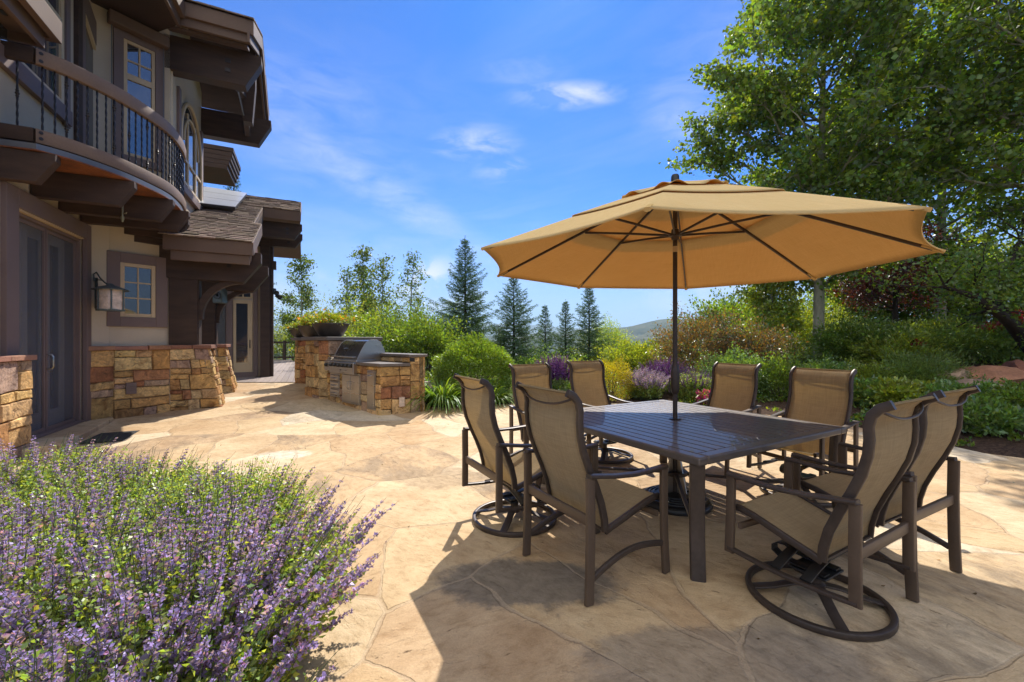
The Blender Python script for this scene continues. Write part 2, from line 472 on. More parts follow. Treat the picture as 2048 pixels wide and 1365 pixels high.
def flag_mat():
    """large irregular sandstone flags with thin sanded joints, cleft ledges and mineral stains"""
    m, t, out = nt('flagstone paving'); n = N(t)
    pos = n('NewGeometry').outputs['Position']
    pos = n.vmath('MULTIPLY', pos, (1, 1, 0))
    w1 = n('TexNoise', {'Vector': pos, 'Scale': .9, 'Detail': 2.}).outputs[1]
    w2 = n('TexNoise', {'Vector': pos, 'Scale': 6., 'Detail': 5., 'Roughness': .65}).outputs[1]
    p1 = n.vmath('ADD', pos, n.vmath('MULTIPLY', n.vmath('SUBTRACT', w1, (.5, .5, .5)), (.6, .6, 0)))
    p1 = n.vmath('ADD', p1, n.vmath('MULTIPLY', n.vmath('SUBTRACT', w2, (.5, .5, .5)), (.05, .05, 0)))
    p1 = n.vmath('ADD', p1, (3.37, 1.9, 0))
    kw = dict(voronoi_dimensions='2D')
    ve = n('TexVoronoi', {'Vector': p1, 'Scale': 1.12, 'Randomness': 1.}, feature='DISTANCE_TO_EDGE', **kw).outputs[0]
    vc = n('TexVoronoi', {'Vector': p1, 'Scale': 1.12, 'Randomness': 1.}, feature='F1', **kw)
    cell = vc.outputs['Color']; sep = n('SeparateColor', {'Color': cell})
    r0, r1, r2 = sep.outputs[0], sep.outputs[1], sep.outputs[2]
    # each flag's own bedding direction
    rot = n('VectorRotate', {'Vector': pos, 'Axis': (0, 0, 1), 'Angle': n.math('ADD', n.math('MULTIPLY', r2, 2.2), -.9)}, rotation_type='AXIS_ANGLE').outputs[0]
    off = n.vmath('MULTIPLY', cell, (13., 17., 0))
    bed = n.vmath('ADD', n.vmath('MULTIPLY', rot, (1., 1.55, 1.)), off)
    warp = n.vmath('ADD', bed, n.vmath('MULTIPLY', n('TexNoise', {'Vector': bed, 'Scale': 1.1, 'Detail': 2.}).outputs[1], (.30, .30, 0)))
    band = n.noise(warp, 1.3, 8, .62)
    fine = n.noise(warp, 10., 9, .72)
    mott = n.noise(n.vmath('ADD', pos, off), 3.2, 8, .68)
    grit = n.noise(pos, 110., 4, .65)
    base = n.ramp(r0, [(.0, (.60, .46, .29)), (.22, (.66, .53, .36)), (.42, (.57, .42, .26)), (.58, (.69, .57, .41)), (.74, (.53, .39, .25)), (.85, (.63, .49, .32)), (.955, (.71, .62, .48))], 'CONSTANT')
    col = n.mix(base, n.ramp(band, [(.25, (.78, .70, .62)), (.5, (1., .99, .98)), (.75, (1.13, 1.15, 1.16))]), 1., 'MULTIPLY')
    rust = n.math('MULTIPLY', n.ramp(n.noise(n.vmath('ADD', warp, (5, 9, 0)), 1.0, 8, .68), [(.53, 0.), (.70, 1.)]), n.ramp(r1, [(.2, .08), (1., .50)]))
    col = n.mix(col, (.42, .235, .09), rust)
    grey = n.math('MULTIPLY', n.ramp(n.noise(n.vmath('ADD', warp, (1, 3, 0)), 1.2, 9, .72, .4), [(.46, 0.), (.60, 1.)]), n.ramp(r2, [(.74, 0.), (.82, .6)]))
    col = n.mix(col, (.15, .125, .105), grey)
    col = n.mix(col, n.ramp(fine, [(.3, (.74, .70, .65)), (.5, (1., 1., 1.)), (.72, (1.1, 1.1, 1.1))]), 1., 'MULTIPLY')
    col = n.mix(col, n.ramp(mott, [(.32, (.88, .86, .83)), (.52, (1., 1., 1.)), (.72, (1.07, 1.07, 1.07))]), 1., 'MULTIPLY')
    chip = n.ramp(n.noise(n.vmath('MULTIPLY', warp, (1, 2.4, 1)), 4.6, 8, .74), [(.635, 0.), (.675, .8), (.70, .1)])
    col = n.mix(col, (.20, .125, .07), chip)
    col = n.mix(col, n.ramp(grit, [(.25, .84), (.75, 1.13)]), 1., 'MULTIPLY')
    wj = n.noise(pos, 1.7, 3)
    jw = n.math('ADD', n.math('MULTIPLY', n.ramp(wj, [(.4, 0.), (.7, 1.)]), .020), .007)
    joint = n.math('SUBTRACT', 1., n('MapRange', {0: ve, 1: n.math('MULTIPLY', jw, .45), 2: jw, 3: 0., 4: 1.}, interpolation_type='SMOOTHSTEP').outputs[0])
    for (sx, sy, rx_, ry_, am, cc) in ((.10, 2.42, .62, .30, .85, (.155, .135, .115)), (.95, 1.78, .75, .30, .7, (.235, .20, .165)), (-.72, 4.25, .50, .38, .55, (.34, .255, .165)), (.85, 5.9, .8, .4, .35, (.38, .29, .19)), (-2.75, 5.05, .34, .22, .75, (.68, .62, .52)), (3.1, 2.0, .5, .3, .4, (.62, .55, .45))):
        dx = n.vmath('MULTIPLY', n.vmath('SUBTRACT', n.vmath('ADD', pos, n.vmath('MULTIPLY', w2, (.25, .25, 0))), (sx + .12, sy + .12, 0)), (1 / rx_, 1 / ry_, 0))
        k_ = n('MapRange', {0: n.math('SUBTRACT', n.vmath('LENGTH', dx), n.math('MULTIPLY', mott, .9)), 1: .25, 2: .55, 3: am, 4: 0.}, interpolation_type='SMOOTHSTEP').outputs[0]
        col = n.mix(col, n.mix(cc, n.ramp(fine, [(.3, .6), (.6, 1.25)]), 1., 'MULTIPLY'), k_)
    col = n.mix(col, (.92, .885, .83), 1., 'MULTIPLY')
    crack = n.math('SUBTRACT', 1., n('MapRange', {0: n.math('ABSOLUTE', n.math('SUBTRACT', ve, n.math('MULTIPLY', jw, .9))), 1: .0, 2: .004, 3: 0., 4: 1.}).outputs[0])
    crack = n.math('MULTIPLY', crack, n.ramp(n.noise(pos, 3.1, 4), [(.45, 0.), (.6, .55)]))
    jcol = n.mix((.47, .36, .245), n.ramp(grit, [(.3, .75), (.7, 1.15)]), 1., 'MULTIPLY')
    col = n.mix(col, jcol, n.math('MULTIPLY', joint, .42))
    col = n.mix(col, (.13, .085, .05), crack)
    p = n('BsdfPrincipled', {'Base Color': col, 'Roughness': n.ramp(fine, [(.3, .92), (.7, .72)]), 'Specular IOR Level': .25})
    ledge = n.ramp(n.noise(warp, 1.2, 7, .60), [(.0, 0.), (.42, .0), (.43, .4), (.54, .42), (.55, .75), (.63, .78), (.64, 1.), (1., 1.)])
    h = n.math('ADD', n.math('MULTIPLY', ledge, .30), n.math('MULTIPLY', fine, .50))
    h = n.math('ADD', h, n.math('MULTIPLY', mott, .35))
    h = n.math('SUBTRACT', h, n.math('ADD', n.math('MULTIPLY', chip, .3), n.math('ADD', n.math('MULTIPLY', joint, .22), n.math('MULTIPLY', crack, .4))))
    b = n('Bump', {'Strength': .9, 'Distance': .022, 'Height': h}).outputs[0]
    t.links.new(b, p.inputs['Normal'])
    t.links.new(p.outputs[0], out.inputs[0]); return m


M['flag'] = flag_mat()


def deck_mat():
    m, t, out = nt('grey brown deck boards'); n = N(t)
    pos = n('TexCoord').outputs['Object']
    at_ = n('Attribute', attribute_name='tint').outputs['Color']
    a = n.noise(n.vmath('MULTIPLY', pos, (8, 8, 8)), 3.)
    col = n.mix(n.mix((.27, .215, .19), at_, 1., 'MULTIPLY'), n.ramp(a, [(.3, .8), (.7, 1.2)]), 1., 'MULTIPLY')
    p = n('BsdfPrincipled', {'Base Color': col, 'Roughness': .75})
    t.links.new(p.outputs[0], out.inputs[0]); return m


M['deck'] = deck_mat()


def hill_mat():
    m, t, out = nt('scrub covered hillside'); n = N(t)
    pos = n('NewGeometry').outputs['Position']
    a = n.noise(pos, .012, 8, .62, .6); b = n.noise(pos, .07, 5, .7); c = n.noise(pos, .0035, 3)
    k = n.math('ADD', n.math('MULTIPLY', a, .5), n.math('ADD', n.math('MULTIPLY', b, .35), n.math('MULTIPLY', c, .15)))
    col = n.ramp(k, [(.36, (.022, .036, .014)), (.48, (.045, .06, .022)), (.56, (.085, .085, .038)), (.66, (.16, .13, .065))])
    p = n('BsdfPrincipled', {'Base Color': col, 'Roughness': .95, 'Specular IOR Level': .1})
    t.links.new(p.outputs[0], out.inputs[0]); return m


M['hill'] = hill_mat()


def ground_mat():
    m, t, out = nt('mulch and rough grass'); n = N(t)
    pos = n('NewGeometry').outputs['Position']
    a = n.noise(pos, 1.1, 6, .6, .5); b = n.noise(pos, 24., 5, .7)
    far = n.noise(pos, .05, 6, .6)
    mulch = n.ramp(b, [(.3, (.026, .015, .010)), (.5, (.07, .042, .028)), (.7, (.14, .085, .055))])
    grass = n.ramp(n.math('ADD', n.math('MULTIPLY', b, .5), n.math('MULTIPLY', far, .5)), [(.35, (.03, .05, .015)), (.65, (.12, .13, .04))])
    dist = n.vmath('LENGTH', pos)
    f = n('MapRange', {0: dist, 1: 13., 2: 22., 3: 0., 4: 1.}).outputs[0]
    col = n.mix(mulch, grass, f)
    p = n('BsdfPrincipled', {'Base Color': col, 'Roughness': .95, 'Specular IOR Level': .15})
    t.links.new(n('Bump', {'Strength': 1., 'Distance': .05, 'Height': b}).outputs[0], p.inputs['Normal'])
    t.links.new(p.outputs[0], out.inputs[0]); return m


M['ground'] = ground_mat()
# ------------------------------------------------------------------ camera, sun, sky
cam = bpy.data.cameras.new('camera'); co = bpy.data.objects.new('camera', cam); COL.objects.link(co)
co.location = (0, 0, H); co.rotation_euler = (R(90), 0, 0)
cam.sensor_width = 36; cam.lens = F / 2048 * 36; cam.clip_start = .05; cam.clip_end = 30000
sc.camera = co

SUN_EL, SUN_AZ = R(47.5), R(5.5)            # the sun stands ahead, a touch to the right
sun = bpy.data.lights.new('sun', 'SUN'); so = bpy.data.objects.new('sun', sun); COL.objects.link(so)
sun.energy = 3.3; sun.angle = R(.5); sun.color = (1., .93, .82)
sd = Vector((math.sin(SUN_AZ) * math.cos(SUN_EL), math.cos(SUN_AZ) * math.cos(SUN_EL), math.sin(SUN_EL)))
so.rotation_euler = sd.to_track_quat('Z', 'Y').to_euler(); so.location = (3, 10, 14)

world = bpy.data.worlds.new('World'); sc.world = world; world.use_nodes = True
wt = world.node_tree; wt.nodes.clear(); n = N(wt)
wout = wt.nodes.new('ShaderNodeOutputWorld')
sky = n('TexSky', sky_type='NISHITA'); sky.sun_disc = False; sky.sun_elevation = SUN_EL; sky.sun_rotation = SUN_AZ
sky.altitude = 2000; sky.air_density = 1.0; sky.dust_density = .5; sky.ozone_density = 2.5
dirv = n('TexCoord').outputs['Generated']
sep = n('SeparateXYZ', {0: dirv})
hsv = n.mix(sky.outputs[0], (.07, .47, 1.06), 1., 'MULTIPLY')
# thin cirrus drawn on a flat layer high above, a few denser wisps and low cumulus by the horizon
zc = n.math('MAXIMUM', sep.outputs[2], .04)
layer = n('CombineXYZ', {0: n.math('DIVIDE', sep.outputs[0], zc), 1: n.math('DIVIDE', sep.outputs[1], zc), 2: 0.}).outputs[0]
lw = n.vmath('ADD', layer, n.vmath('MULTIPLY', n('TexNoise', {'Vector': layer, 'Scale': .8, 'Detail': 2.}).outputs[1], (.5, .5, 0)))
rotl = n('VectorRotate', {'Vector': lw, 'Axis': (0, 0, 1), 'Angle': R(38)}, rotation_type='AXIS_ANGLE').outputs[0]
streak = n.noise(n.vmath('MULTIPLY', rotl, (.5, 1.9, 1)), 1.5, 9, .60, .2)
broad = n.noise(layer, .55, 3, .5)
cir = n.math('MULTIPLY', n.ramp(streak, [(.40, 0.), (.75, 1.)]), n.ramp(broad, [(.40, .0), (.66, 1.)]))
tex = n.noise(n.vmath('MULTIPLY', dirv, (6, 6, 19)), 1.5, 9, .62, .5)
total = n.math('MULTIPLY', cir, .22)


def wisp(px, py, rx, ry, amt, lo=.36, hi=.62, total=None, tilt=0., src=None):
    v = V3((px - 1024) / F, 1., -(py - Y0) / F); v /= np.linalg.norm(v)
    rt = np.cross(v, V3(0, 0, 1)); rt /= np.linalg.norm(rt); up = np.cross(rt, v)
    rt, up = rt * math.cos(tilt) + up * math.sin(tilt), up * math.cos(tilt) - rt * math.sin(tilt)
    a = n.math('DIVIDE', n.vmath('DOT_PRODUCT', dirv, tuple(rt)), rx / F); b = n.math('DIVIDE', n.vmath('DOT_PRODUCT', dirv, tuple(up)), ry / F)
    front = n.math('GREATER_THAN', n.vmath('DOT_PRODUCT', dirv, tuple(v)), 0.)
    d = n.math('SQRT', n.math('ADD', n.math('MULTIPLY', a, a), n.math('MULTIPLY', b, b)))
    msk = n('MapRange', {0: d, 1: .05, 2: 1., 3: 1., 4: 0.}, interpolation_type='SMOOTHSTEP').outputs[0]
    k = n.math('MULTIPLY', n.math('MULTIPLY', msk, n.ramp(src or tex, [(lo, .12), (hi, 1.)])), n.math('MULTIPLY', front, amt))
    return n.math('MAXIMUM', total, k)


puff = n.noise(dirv, 16., 7, .58, .3)
for w in [(1130, 192, 135, 30, .80, .40, .66, -.03), (945, 287, 125, 46, .62, .40, .68, .06), (1010, 340, 100, 36, .5, .42, .7, .1),
          (1040, 140, 130, 40, .26, .36, .7, 0.), (1390, 235, 150, 80, .42, .36, .7, -.4), (770, 385, 480, 64, .40, .30, .66, -.5),
          (600, 190, 270, 100, .24, .34, .7, -.15), (640, 300, 340, 120, .26, .34, .7, -.2), (800, 250, 600, 200, .10, .3, .7, -.3), (1480, 90, 260, 120, .2, .34, .7, .2), (690, 470, 330, 90, .2, .32, .7, -.1)]:
    total = wisp(*w[:7], total=total, tilt=w[7])
for w in [(850, 560, 90, 46, 1., .44, .56, .6), (905, 605, 100, 34, .8, .44, .58, .2), (1440, 590, 210, 60, .62, .40, .62, .05), (620, 560, 140, 40, .3, .44, .64, 0.), (560, 600, 80, 60, .5, .42, .6, 0.)]:
    total = wisp(*w[:7], total=total, tilt=w[7], src=puff)
low = n('MapRange', {0: sep.outputs[2], 1: -.02, 2: .33, 3: .95, 4: 0.}, interpolation_type='SMOOTHSTEP').outputs[0]
clear = n.mix(hsv, (2.75, 3.85, 5.5), low)
cloud = n.mix(clear, (5.4, 5.4, 5.5), total)
# unseen broken bright cloud added overhead and behind the camera to lift the shade
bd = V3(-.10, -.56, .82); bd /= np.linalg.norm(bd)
fill_mask = n('MapRange', {0: n.vmath('DOT_PRODUCT', dirv, tuple(bd)), 1: .50, 2: .82, 3: 0., 4: 1.}, interpolation_type='SMOOTHSTEP').outputs[0]
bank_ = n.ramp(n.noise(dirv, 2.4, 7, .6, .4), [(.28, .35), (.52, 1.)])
cloud = n.mix(cloud, (7.6, 7.4, 7.1), n.math('MULTIPLY', fill_mask, bank_))
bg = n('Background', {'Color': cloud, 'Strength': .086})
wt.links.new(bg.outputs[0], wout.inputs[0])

sc.view_settings.view_transform = 'Standard'; sc.view_settings.look = 'None'; sc.view_settings.gamma = 1.
sc.view_settings.use_curve_mapping = False; sc.view_settings.exposure = 1.14
cy = sc.cycles
cy.use_denoising = True; cy.max_bounces = 8; cy.diffuse_bounces = 4; cy.glossy_bounces = 4; cy.transmission_bounces = 6
cy.transparent_max_bounces = 16; cy.sample_clamp_indirect = 6.; cy.caustics_reflective = False; cy.caustics_refractive = False

# ------------------------------------------------------------------ land
def fbm(x, y, sd=0):
    r = np.zeros_like(x); rs = np.random.RandomState(sd); a = 1.; f = 1.
    for k in range(5):
        p = rs.rand(6) * 6.28
        r += a * (np.sin(f * x * 1.0 + p[0] + 1.3 * np.sin(f * y * .7 + p[1])) * np.cos(f * y * 1.1 + p[2] + 1.1 * np.sin(f * x * .6 + p[3])))
        a *= .5; f *= 2.1
    return r


def smooth(a, b, x):
    k = np.clip((x - a) / (b - a), 0, 1); return k * k * (3 - 2 * k)


def land(x, y):
    """garden level, sloping off to the valley; banked up on the right"""
    r = np.hypot(x, y)
    z = gz(y) - .035 + .012 * fbm(x * 1.2, y * 1.2, 3)
    z = z + .14 * np.maximum(x - 5.6, 0) * smooth(3.5, 7, y) * (1 - smooth(9, 30, x)) + .05 * np.maximum(y - 9, 0) * smooth(3, 8, x) * (1 - smooth(14, 30, y))
    z = z - 55 * smooth(26, 420, r) - 1.6 * smooth(13, 26, y) * (1 - smooth(4, 10, x))
    return z


rad = np.concatenate([np.linspace(.05, 16, 90), np.geomspace(16.6, 9000, 70)]); ang = np.linspace(0, 2 * np.pi, 181)[:-1]
rr, aa = np.meshgrid(rad, ang, indexing='ij'); X, Y = rr * np.sin(aa), rr * np.cos(aa)
Z = land(X, Y)
na, nr = len(ang), len(rad)
idx = np.arange(nr * na).reshape(nr, na)
q = np.stack([idx[:-1], np.roll(idx, -1, 1)[:-1], np.roll(idx, -1, 1)[1:], idx[1:]], -1).reshape(-1, 4)
struct(raw_mesh('ground', np.stack([X, Y, Z], -1).reshape(-1, 3), q, m=M['ground'], smooth=True))


def ridge(name, dist, prof, depth, sd, rough):
    """a range of hills whose skyline runs through the given picture points at the given distance"""
    px = np.linspace(prof[0][0], prof[-1][0], 420)
    yy = np.interp(px, [a for a, b in prof], [b for a, b in prof])
    k = np.ones(9) / 9; yy = np.convolve(np.pad(yy, 4, mode='edge'), k, 'valid')
    top = (Y0 - yy) / F * dist + H
    vv = np.linspace(0, 1, 60)
    XX = np.zeros((60, 420)); YY = XX.copy(); ZZ = XX.copy()
    for j, v in enumerate(vv):
        d = dist + depth * (v - .62)
        XX[j] = (px - 1024) / F * dist * (1 + .0 * v); YY[j] = d
        w = 1 - abs(v - .62) / (.62 if v < .62 else .38)
        w = w ** .85
        base = -58
        ZZ[j] = base + (top - base) * w
    nz = fbm(XX / dist * 26, YY / dist * 40, sd)
    ZZ += nz * rough * np.sin(np.pi * np.clip(vv / 1., 0, 1))[:, None] * (1 - np.exp(-((vv - .62) / .1) ** 2))[:, None]
    ix = np.arange(60 * 420).reshape(60, 420)
    f = np.stack([ix[:-1, :-1], ix[:-1, 1:], ix[1:, 1:], ix[1:, :-1]], -1).reshape(-1, 4)
    return struct(raw_mesh(name, np.stack([XX, YY, ZZ], -1).reshape(-1, 3), f, m=M['hill'], smooth=True))


ridge('hills', 1500, [(-400, 655), (300, 660), (700, 670), (980, 672), (1130, 664), (1195, 652), (1240, 658), (1290, 645), (1335, 634), (1400, 643), (1480, 652), (1530, 634), (1600, 628), (1800, 640), (2600, 630)], 900, 5, 14)
ridge('mountains', 5200, [(-600, 640), (200, 650), (560, 652), (640, 648), (740, 640), (800, 645), (860, 640), (950, 646), (1060, 650), (1150, 657), (1300, 662), (1700, 655), (2700, 650)], 3000, 9, 40)

# paving: one sheet, its edge following the planting beds
def sheet(name, poly, m, step, dz, tint=False):
    """triangulated flat sheet following gz()"""
    import bmesh
    bm = bmesh.new(); vs = [bm.verts.new((x, y, 0)) for x, y in poly]; bm.faces.new(vs)
    bmesh.ops.triangulate(bm, faces=bm.faces[:])
    for yv in (4.5, 7.5, 10.9):
        bmesh.ops.bisect_plane(bm, geom=bm.verts[:] + bm.edges[:] + bm.faces[:], plane_co=(0, yv, 0), plane_no=(0, 1, 0))
    for v in bm.verts: v.co.z = float(gz(v.co.y)) + dz
    me = bpy.data.meshes.new(name); bm.to_mesh(me); bm.free()
    for p in me.polygons:
        if p.normal.z < 0: p.flip()
    return link(name, me, m)


edge = [(-9.5, -3), (9, -3), (8.2, 2.2), (7.0, 4.2), (6.2, 4.75), (5.75, 5.1), (5.6, 5.8), (5.3, 6.5), (4.6, 7.3), (3.5, 7.9), (2.2, 8.3), (1.0, 8.4), (0, 8.3), (-1.0, 8.1), (-1.7, 8.3), (-2.6, 9.4), (-4.4, 10.82), (-9.5, 10.82)]
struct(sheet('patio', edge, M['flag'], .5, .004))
# timber deck beyond the paving
d_ = MB(); uu = V3(-.44, .898, 0); nn = V3(.898, .44, 0)
P0 = V3(-8.6, 9.9, 0); rd = random.Random(4)
base_edge = 10.84
for i in range(64):
    o = P0 + nn * (i * .145) - uu * 2
    def clip(yv): return (yv - o[1]) / uu[1]
    a, b = clip(base_edge), clip(24.2)
    p, q_ = o + uu * a, o + uu * b
    if p[0] < -14 or p[0] > -2.2: continue
    k = rd.uniform(.82, 1.15); w = nn * .137
    d_.hexa([V3(*p[:2], .2), V3(*(p + w)[:2], .2), V3(*(q_ + w)[:2], .2), V3(*q_[:2], .2), V3(*p[:2], .325), V3(*(p + w)[:2], .325), V3(*(q_ + w)[:2], .325), V3(*q_[:2], .325)], (k, k, k))
struct(d_.build('deck', M['deck'], tint=True))

# the air itself: thin even haze that turns the far hills blue
m_, t_, out_ = nt('thin blue air'); vn = t_.nodes.new('ShaderNodeVolumePrincipled')
vn.inputs['Color'].default_value = (.55, .78, 1., 1); vn.inputs['Density'].default_value = 2.0e-4; vn.inputs['Anisotropy'].default_value = .2
t_.links.new(vn.outputs[0], out_.inputs['Volume'])
hz = MB(); hz.box(-9300, 9300, -9300, 9300, -75, 420)
o = hz.build('haze', m_); o['kind'] = 'stuff'
# ------------------------------------------------------------------ dining table
TC = V3(1.399, 3.594, 0); TH = -.268 - math.pi / 4       # table centre, direction of the slats (left corner to near corner)
A_ = .887                                               # half the side
tb = thing('dining_table', 'square dark slatted metal dining table with umbrella pole through its middle', 'table', TC, TH)
m = MB(); ZT = .720
# border frame (local x runs along the slats)
w = .085
for s in (-1, 1):
    m.box(-A_, A_, s * A_ - (w if s > 0 else 0), s * A_ + (0 if s > 0 else w), ZT - .05, ZT)
    m.box(s * A_ - (w if s > 0 else 0), s * A_ + (0 if s > 0 else w), -A_ + w, A_ - w, ZT - .05, ZT)
m.build('table_frame', M['table'], tb, bevel=.012, segs=3)
m = MB(); nsl = 17; span = 2 * (A_ - w) - .006
for i in range(nsl):
    y0 = -A_ + w + .003 + span * i / nsl
    m.box(-A_ + w + .001, A_ - w - .001, y0 + .0058, y0 + span / nsl - .0058, ZT - .022, ZT - .002)
m.build('slat_panel', M['table'], tb, bevel=.003)
m = MB()
for x in (-.55, 0, .55): m.box(x - .03, x + .03, -A_ + w, A_ - w, ZT - .045, ZT - .024)
m.build('cross_batten', M['bronze'], tb)
for sx in (-1, 1):
    for sy in (-1, 1):
        m = MB(); d = V3(sx, sy, 0) / math.sqrt(2); B = V3(-sy, sx, 0) / math.sqrt(2)
        rr0 = (A_ - .055) * math.sqrt(2)
        pts = [d * (rr0 + k) + V3(0, 0, z) for k, z in ((.0, .668), (-.012, .45), (-.008, .25), (.012, .10), (.03, .0))]
        m.sweep(pts, B, .085, .05)
        m.build('leg', M['bronze'], tb, smooth=True)
for sgn in (1, -1):
    m = MB(); L = (A_ - .09) * math.sqrt(2)
    d = V3(1, sgn, 0) / math.sqrt(2)
    for a, b in ((-L, -.09), (.09, L)):
        m.sweep([d * a + V3(0, 0, .262), d * ((a + b) / 2) + V3(0, 0, .25), d * b + V3(0, 0, .262)], V3(-d[1], d[0], 0), .03, .022)
    m.build('stretcher', M['bronze'], tb, smooth=True)
m = MB(); m.lathe([(.095, .248), (.1, .25), (.1, .275), (.06, .278), (.06, .248)], seg=24); m.build('stretcher_ring', M['bronze'], tb)
m = MB(); m.lathe([(.026, ZT - .004), (.048, ZT - .004), (.05, ZT + .002), (.044, ZT + .006), (.026, ZT + .006)], seg=24); m.build('pole_collar', M['black'], tb, smooth=True)

# ------------------------------------------------------------------ umbrella
ZE, ZA, RU = 2.039, 2.735, 1.715
um = thing('patio_umbrella', 'tan octagonal market umbrella open above the slatted table', 'umbrella', TC, 0)
A0 = 3.482
def rib_pt(k, s, dz=0., pull=1.):
    a = A0 - k * math.pi / 4
    z = ZA - (ZA - ZE) * (s ** 1.06) + dz
    x, y = RU * s * math.cos(a) * pull, RU * s * math.sin(a) * pull
    return V3(x, y, z + (-.017 * x + .005 * y) * s)
def panel(k, s, v, dz, sag=.022, edge=.04):
    a, b = rib_pt(k, s, dz), rib_pt(k + 1, s, dz)
    p = a + (b - a) * v; c = 4 * v * (1 - v)
    p = p * V3(1, 1, 1)
    p[:2] *= 1 - edge * c * s ** 3
    p[2] -= sag * c * s * (1 - .55 * s)
    return p
def canopy(name, s0, s1, dz, ns, nv, wave=0., edge=.038, hem=0., mat=None):
    V_, F_, U_ = [], [], []
    for k in range(8):
        b = len(V_)
        rows = [(s0 + (s1 - s0) * j / ns, 0.) for j in range(ns + 1)]
        if hem: rows.append((s1 * .998, -hem))
        for j, (s_, hz) in enumerate(rows):
            for i in range(nv + 1):
                v = i / nv
                p = panel(k, s_, v, dz, edge=edge)
                p[2] += hz
                if wave:
                    q = (s_ - s0) / (s1 - s0)
                    p[2] += wave * q * q * max(0, math.cos((v - .5) * 6.28 * 1.5 + 3.1415)) ** 1.0
                V_.append(p); U_.append((k + v * s_, s_ * 1.6))
        nrow = len(rows)
        for j in range(nrow - 1):
            for i in range(nv):
                c = b + j * (nv + 1) + i
                F_.append((c, c + 1, c + nv + 2, c + nv + 1))
    o = raw_mesh(name, V_, F_, m=mat or M['canvas'], parent=um, smooth=True)
    uv = o.data.uv_layers.new(name='UVMap')
    li = np.zeros(len(o.data.loops), np.int32); o.data.loops.foreach_get('vertex_index', li)
    uv.data.foreach_set('uv', np.array(U_, np.float32)[li].ravel())
    d = o.modifiers.new('weld', 'WELD'); d.merge_threshold = .0005
    d = o.modifiers.new('thick', 'SOLIDIFY'); d.thickness = .003
    return o
canopy('canopy', .46, 1.0, 0., 12, 14, hem=.010)
canopy('upper_canopy', .13, .575, .014, 9, 14, edge=.05)
canopy('wind_vent', .02, .30, .026, 7, 20, wave=.032, edge=.1)
for k in range(8):
    m = MB(); a = A0 - k * math.pi / 4; B = V3(-math.sin(a), math.cos(a), 0)
    m.sweep([rib_pt(k, s, -.016) for s in (.03, .2, .4, .6, .8, .965)], B, .016, .024)
    o = m.build('rib', M['bronze'], um, smooth=True)
    m = MB(); m.sweep([rib_pt(k, s, -.012) for s in (.93, 1.0)], B, .032, .022); m.build('rib_pocket', M['canvas'], o, smooth=True)
    m = MB(); j = rib_pt(k, .46, -.03); h = V3(math.cos(a) * .045, math.sin(a) * .045, 2.30)
    m.sweep([h, (h + j) / 2 + V3(0, 0, .004), j], B, .014, .02); m.build('strut', M['bronze'], um, smooth=True)
m = MB(); m.lathe([(.0, .12), (.019, .12), (.019, 2.72), (0, 2.72)], seg=20); m.build('pole', M['bronze'], um, smooth=True)
m = MB(); m.lathe([(.02, 2.255), (.03, 2.26), (.034, 2.28), (.052, 2.285), (.052, 2.31), (.034, 2.315), (.03, 2.345), (.02, 2.35)], seg=20); m.build('runner_hub', M['bronze'], um, smooth=True)
m = MB(); m.lathe([(.02, 2.20), (.0215, 2.20), (.0215, 2.15), (.02, 2.15)], seg=16); m.build('pole_ring', M['tan_wood'], um)
m = MB(); m.lathe([(.05, 2.715), (.05, 2.735), (.036, 2.745), (.033, 2.80), (.026, 2.815), (0, 2.82)], seg=20); m.build('finial', M['black'], um, smooth=True)
m = MB(); m.lathe([(.02, .935), (.03, .95), (.036, 1.0), (.036, 1.12), (.028, 1.18), (.02, 1.2)], seg=20)
m.build('crank_housing', M['bronze'], um, smooth=True)
cr = MB(); cr.tube([(-.034, -.01, 1.07), (-.05, -.01, 1.07), (-.054, -.012, 1.03), (-.055, -.012, .98)], .006, 8); cr.tube([(-.055, -.012, .99), (-.055, -.012, .95)], .01, 8)
cr.build('crank_handle', M['bronze'], um, smooth=True)
m = MB(); rq = V3(math.cos(A0 - 1.1), math.sin(A0 - 1.1), 0); m.box(-.012, .03, -.001, .001, -.03, .03)
lt = m.build('care_tag', M['white_metal'], um); lt.location = rib_pt(5, .24, -.06); lt.rotation_euler = (0, .2, .3)

ub = thing('umbrella_base', 'round ribbed black umbrella base on the paving under the table', 'umbrella base', TC, .4)
m = MB(); m.lathe([(.0, .0), (.29, .0), (.295, .02), (.285, .045), (.26, .06), (.12, .085), (.07, .1), (0, .1)], seg=48); m.build('ballast', M['black'], ub, smooth=True)
m = MB()
for r0 in (.14, .175, .21, .245): m.lathe([(r0 - .008, .085 - (r0 - .12) * .18), (r0 - .006, .094 - (r0 - .12) * .18), (r0 + .006, .093 - (r0 - .12) * .18), (r0 + .008, .083 - (r0 - .12) * .18)], seg=48)
m.build('ridge_rings', M['black'], ub, smooth=True)
m = MB(); m.lathe([(.026, .1), (.026, .5), (.0195, .5)], seg=20); m.build('sleeve', M['bronze'], ub, smooth=True)
for k in range(4):
    a = k * math.pi / 2; d = V3(math.cos(a), math.sin(a), 0)
    m = MB(); pl = [d * .026 + V3(0, 0, .49), d * .034 + V3(0, 0, .49), d * .13 + V3(0, 0, .12), d * .19 + V3(0, 0, .092), d * .026 + V3(0, 0, .092)]
    off = V3(-d[1], d[0], 0) * .004
    m.prism([p - off for p in pl], off * 2); m.build('fin', M['steel'], ub)

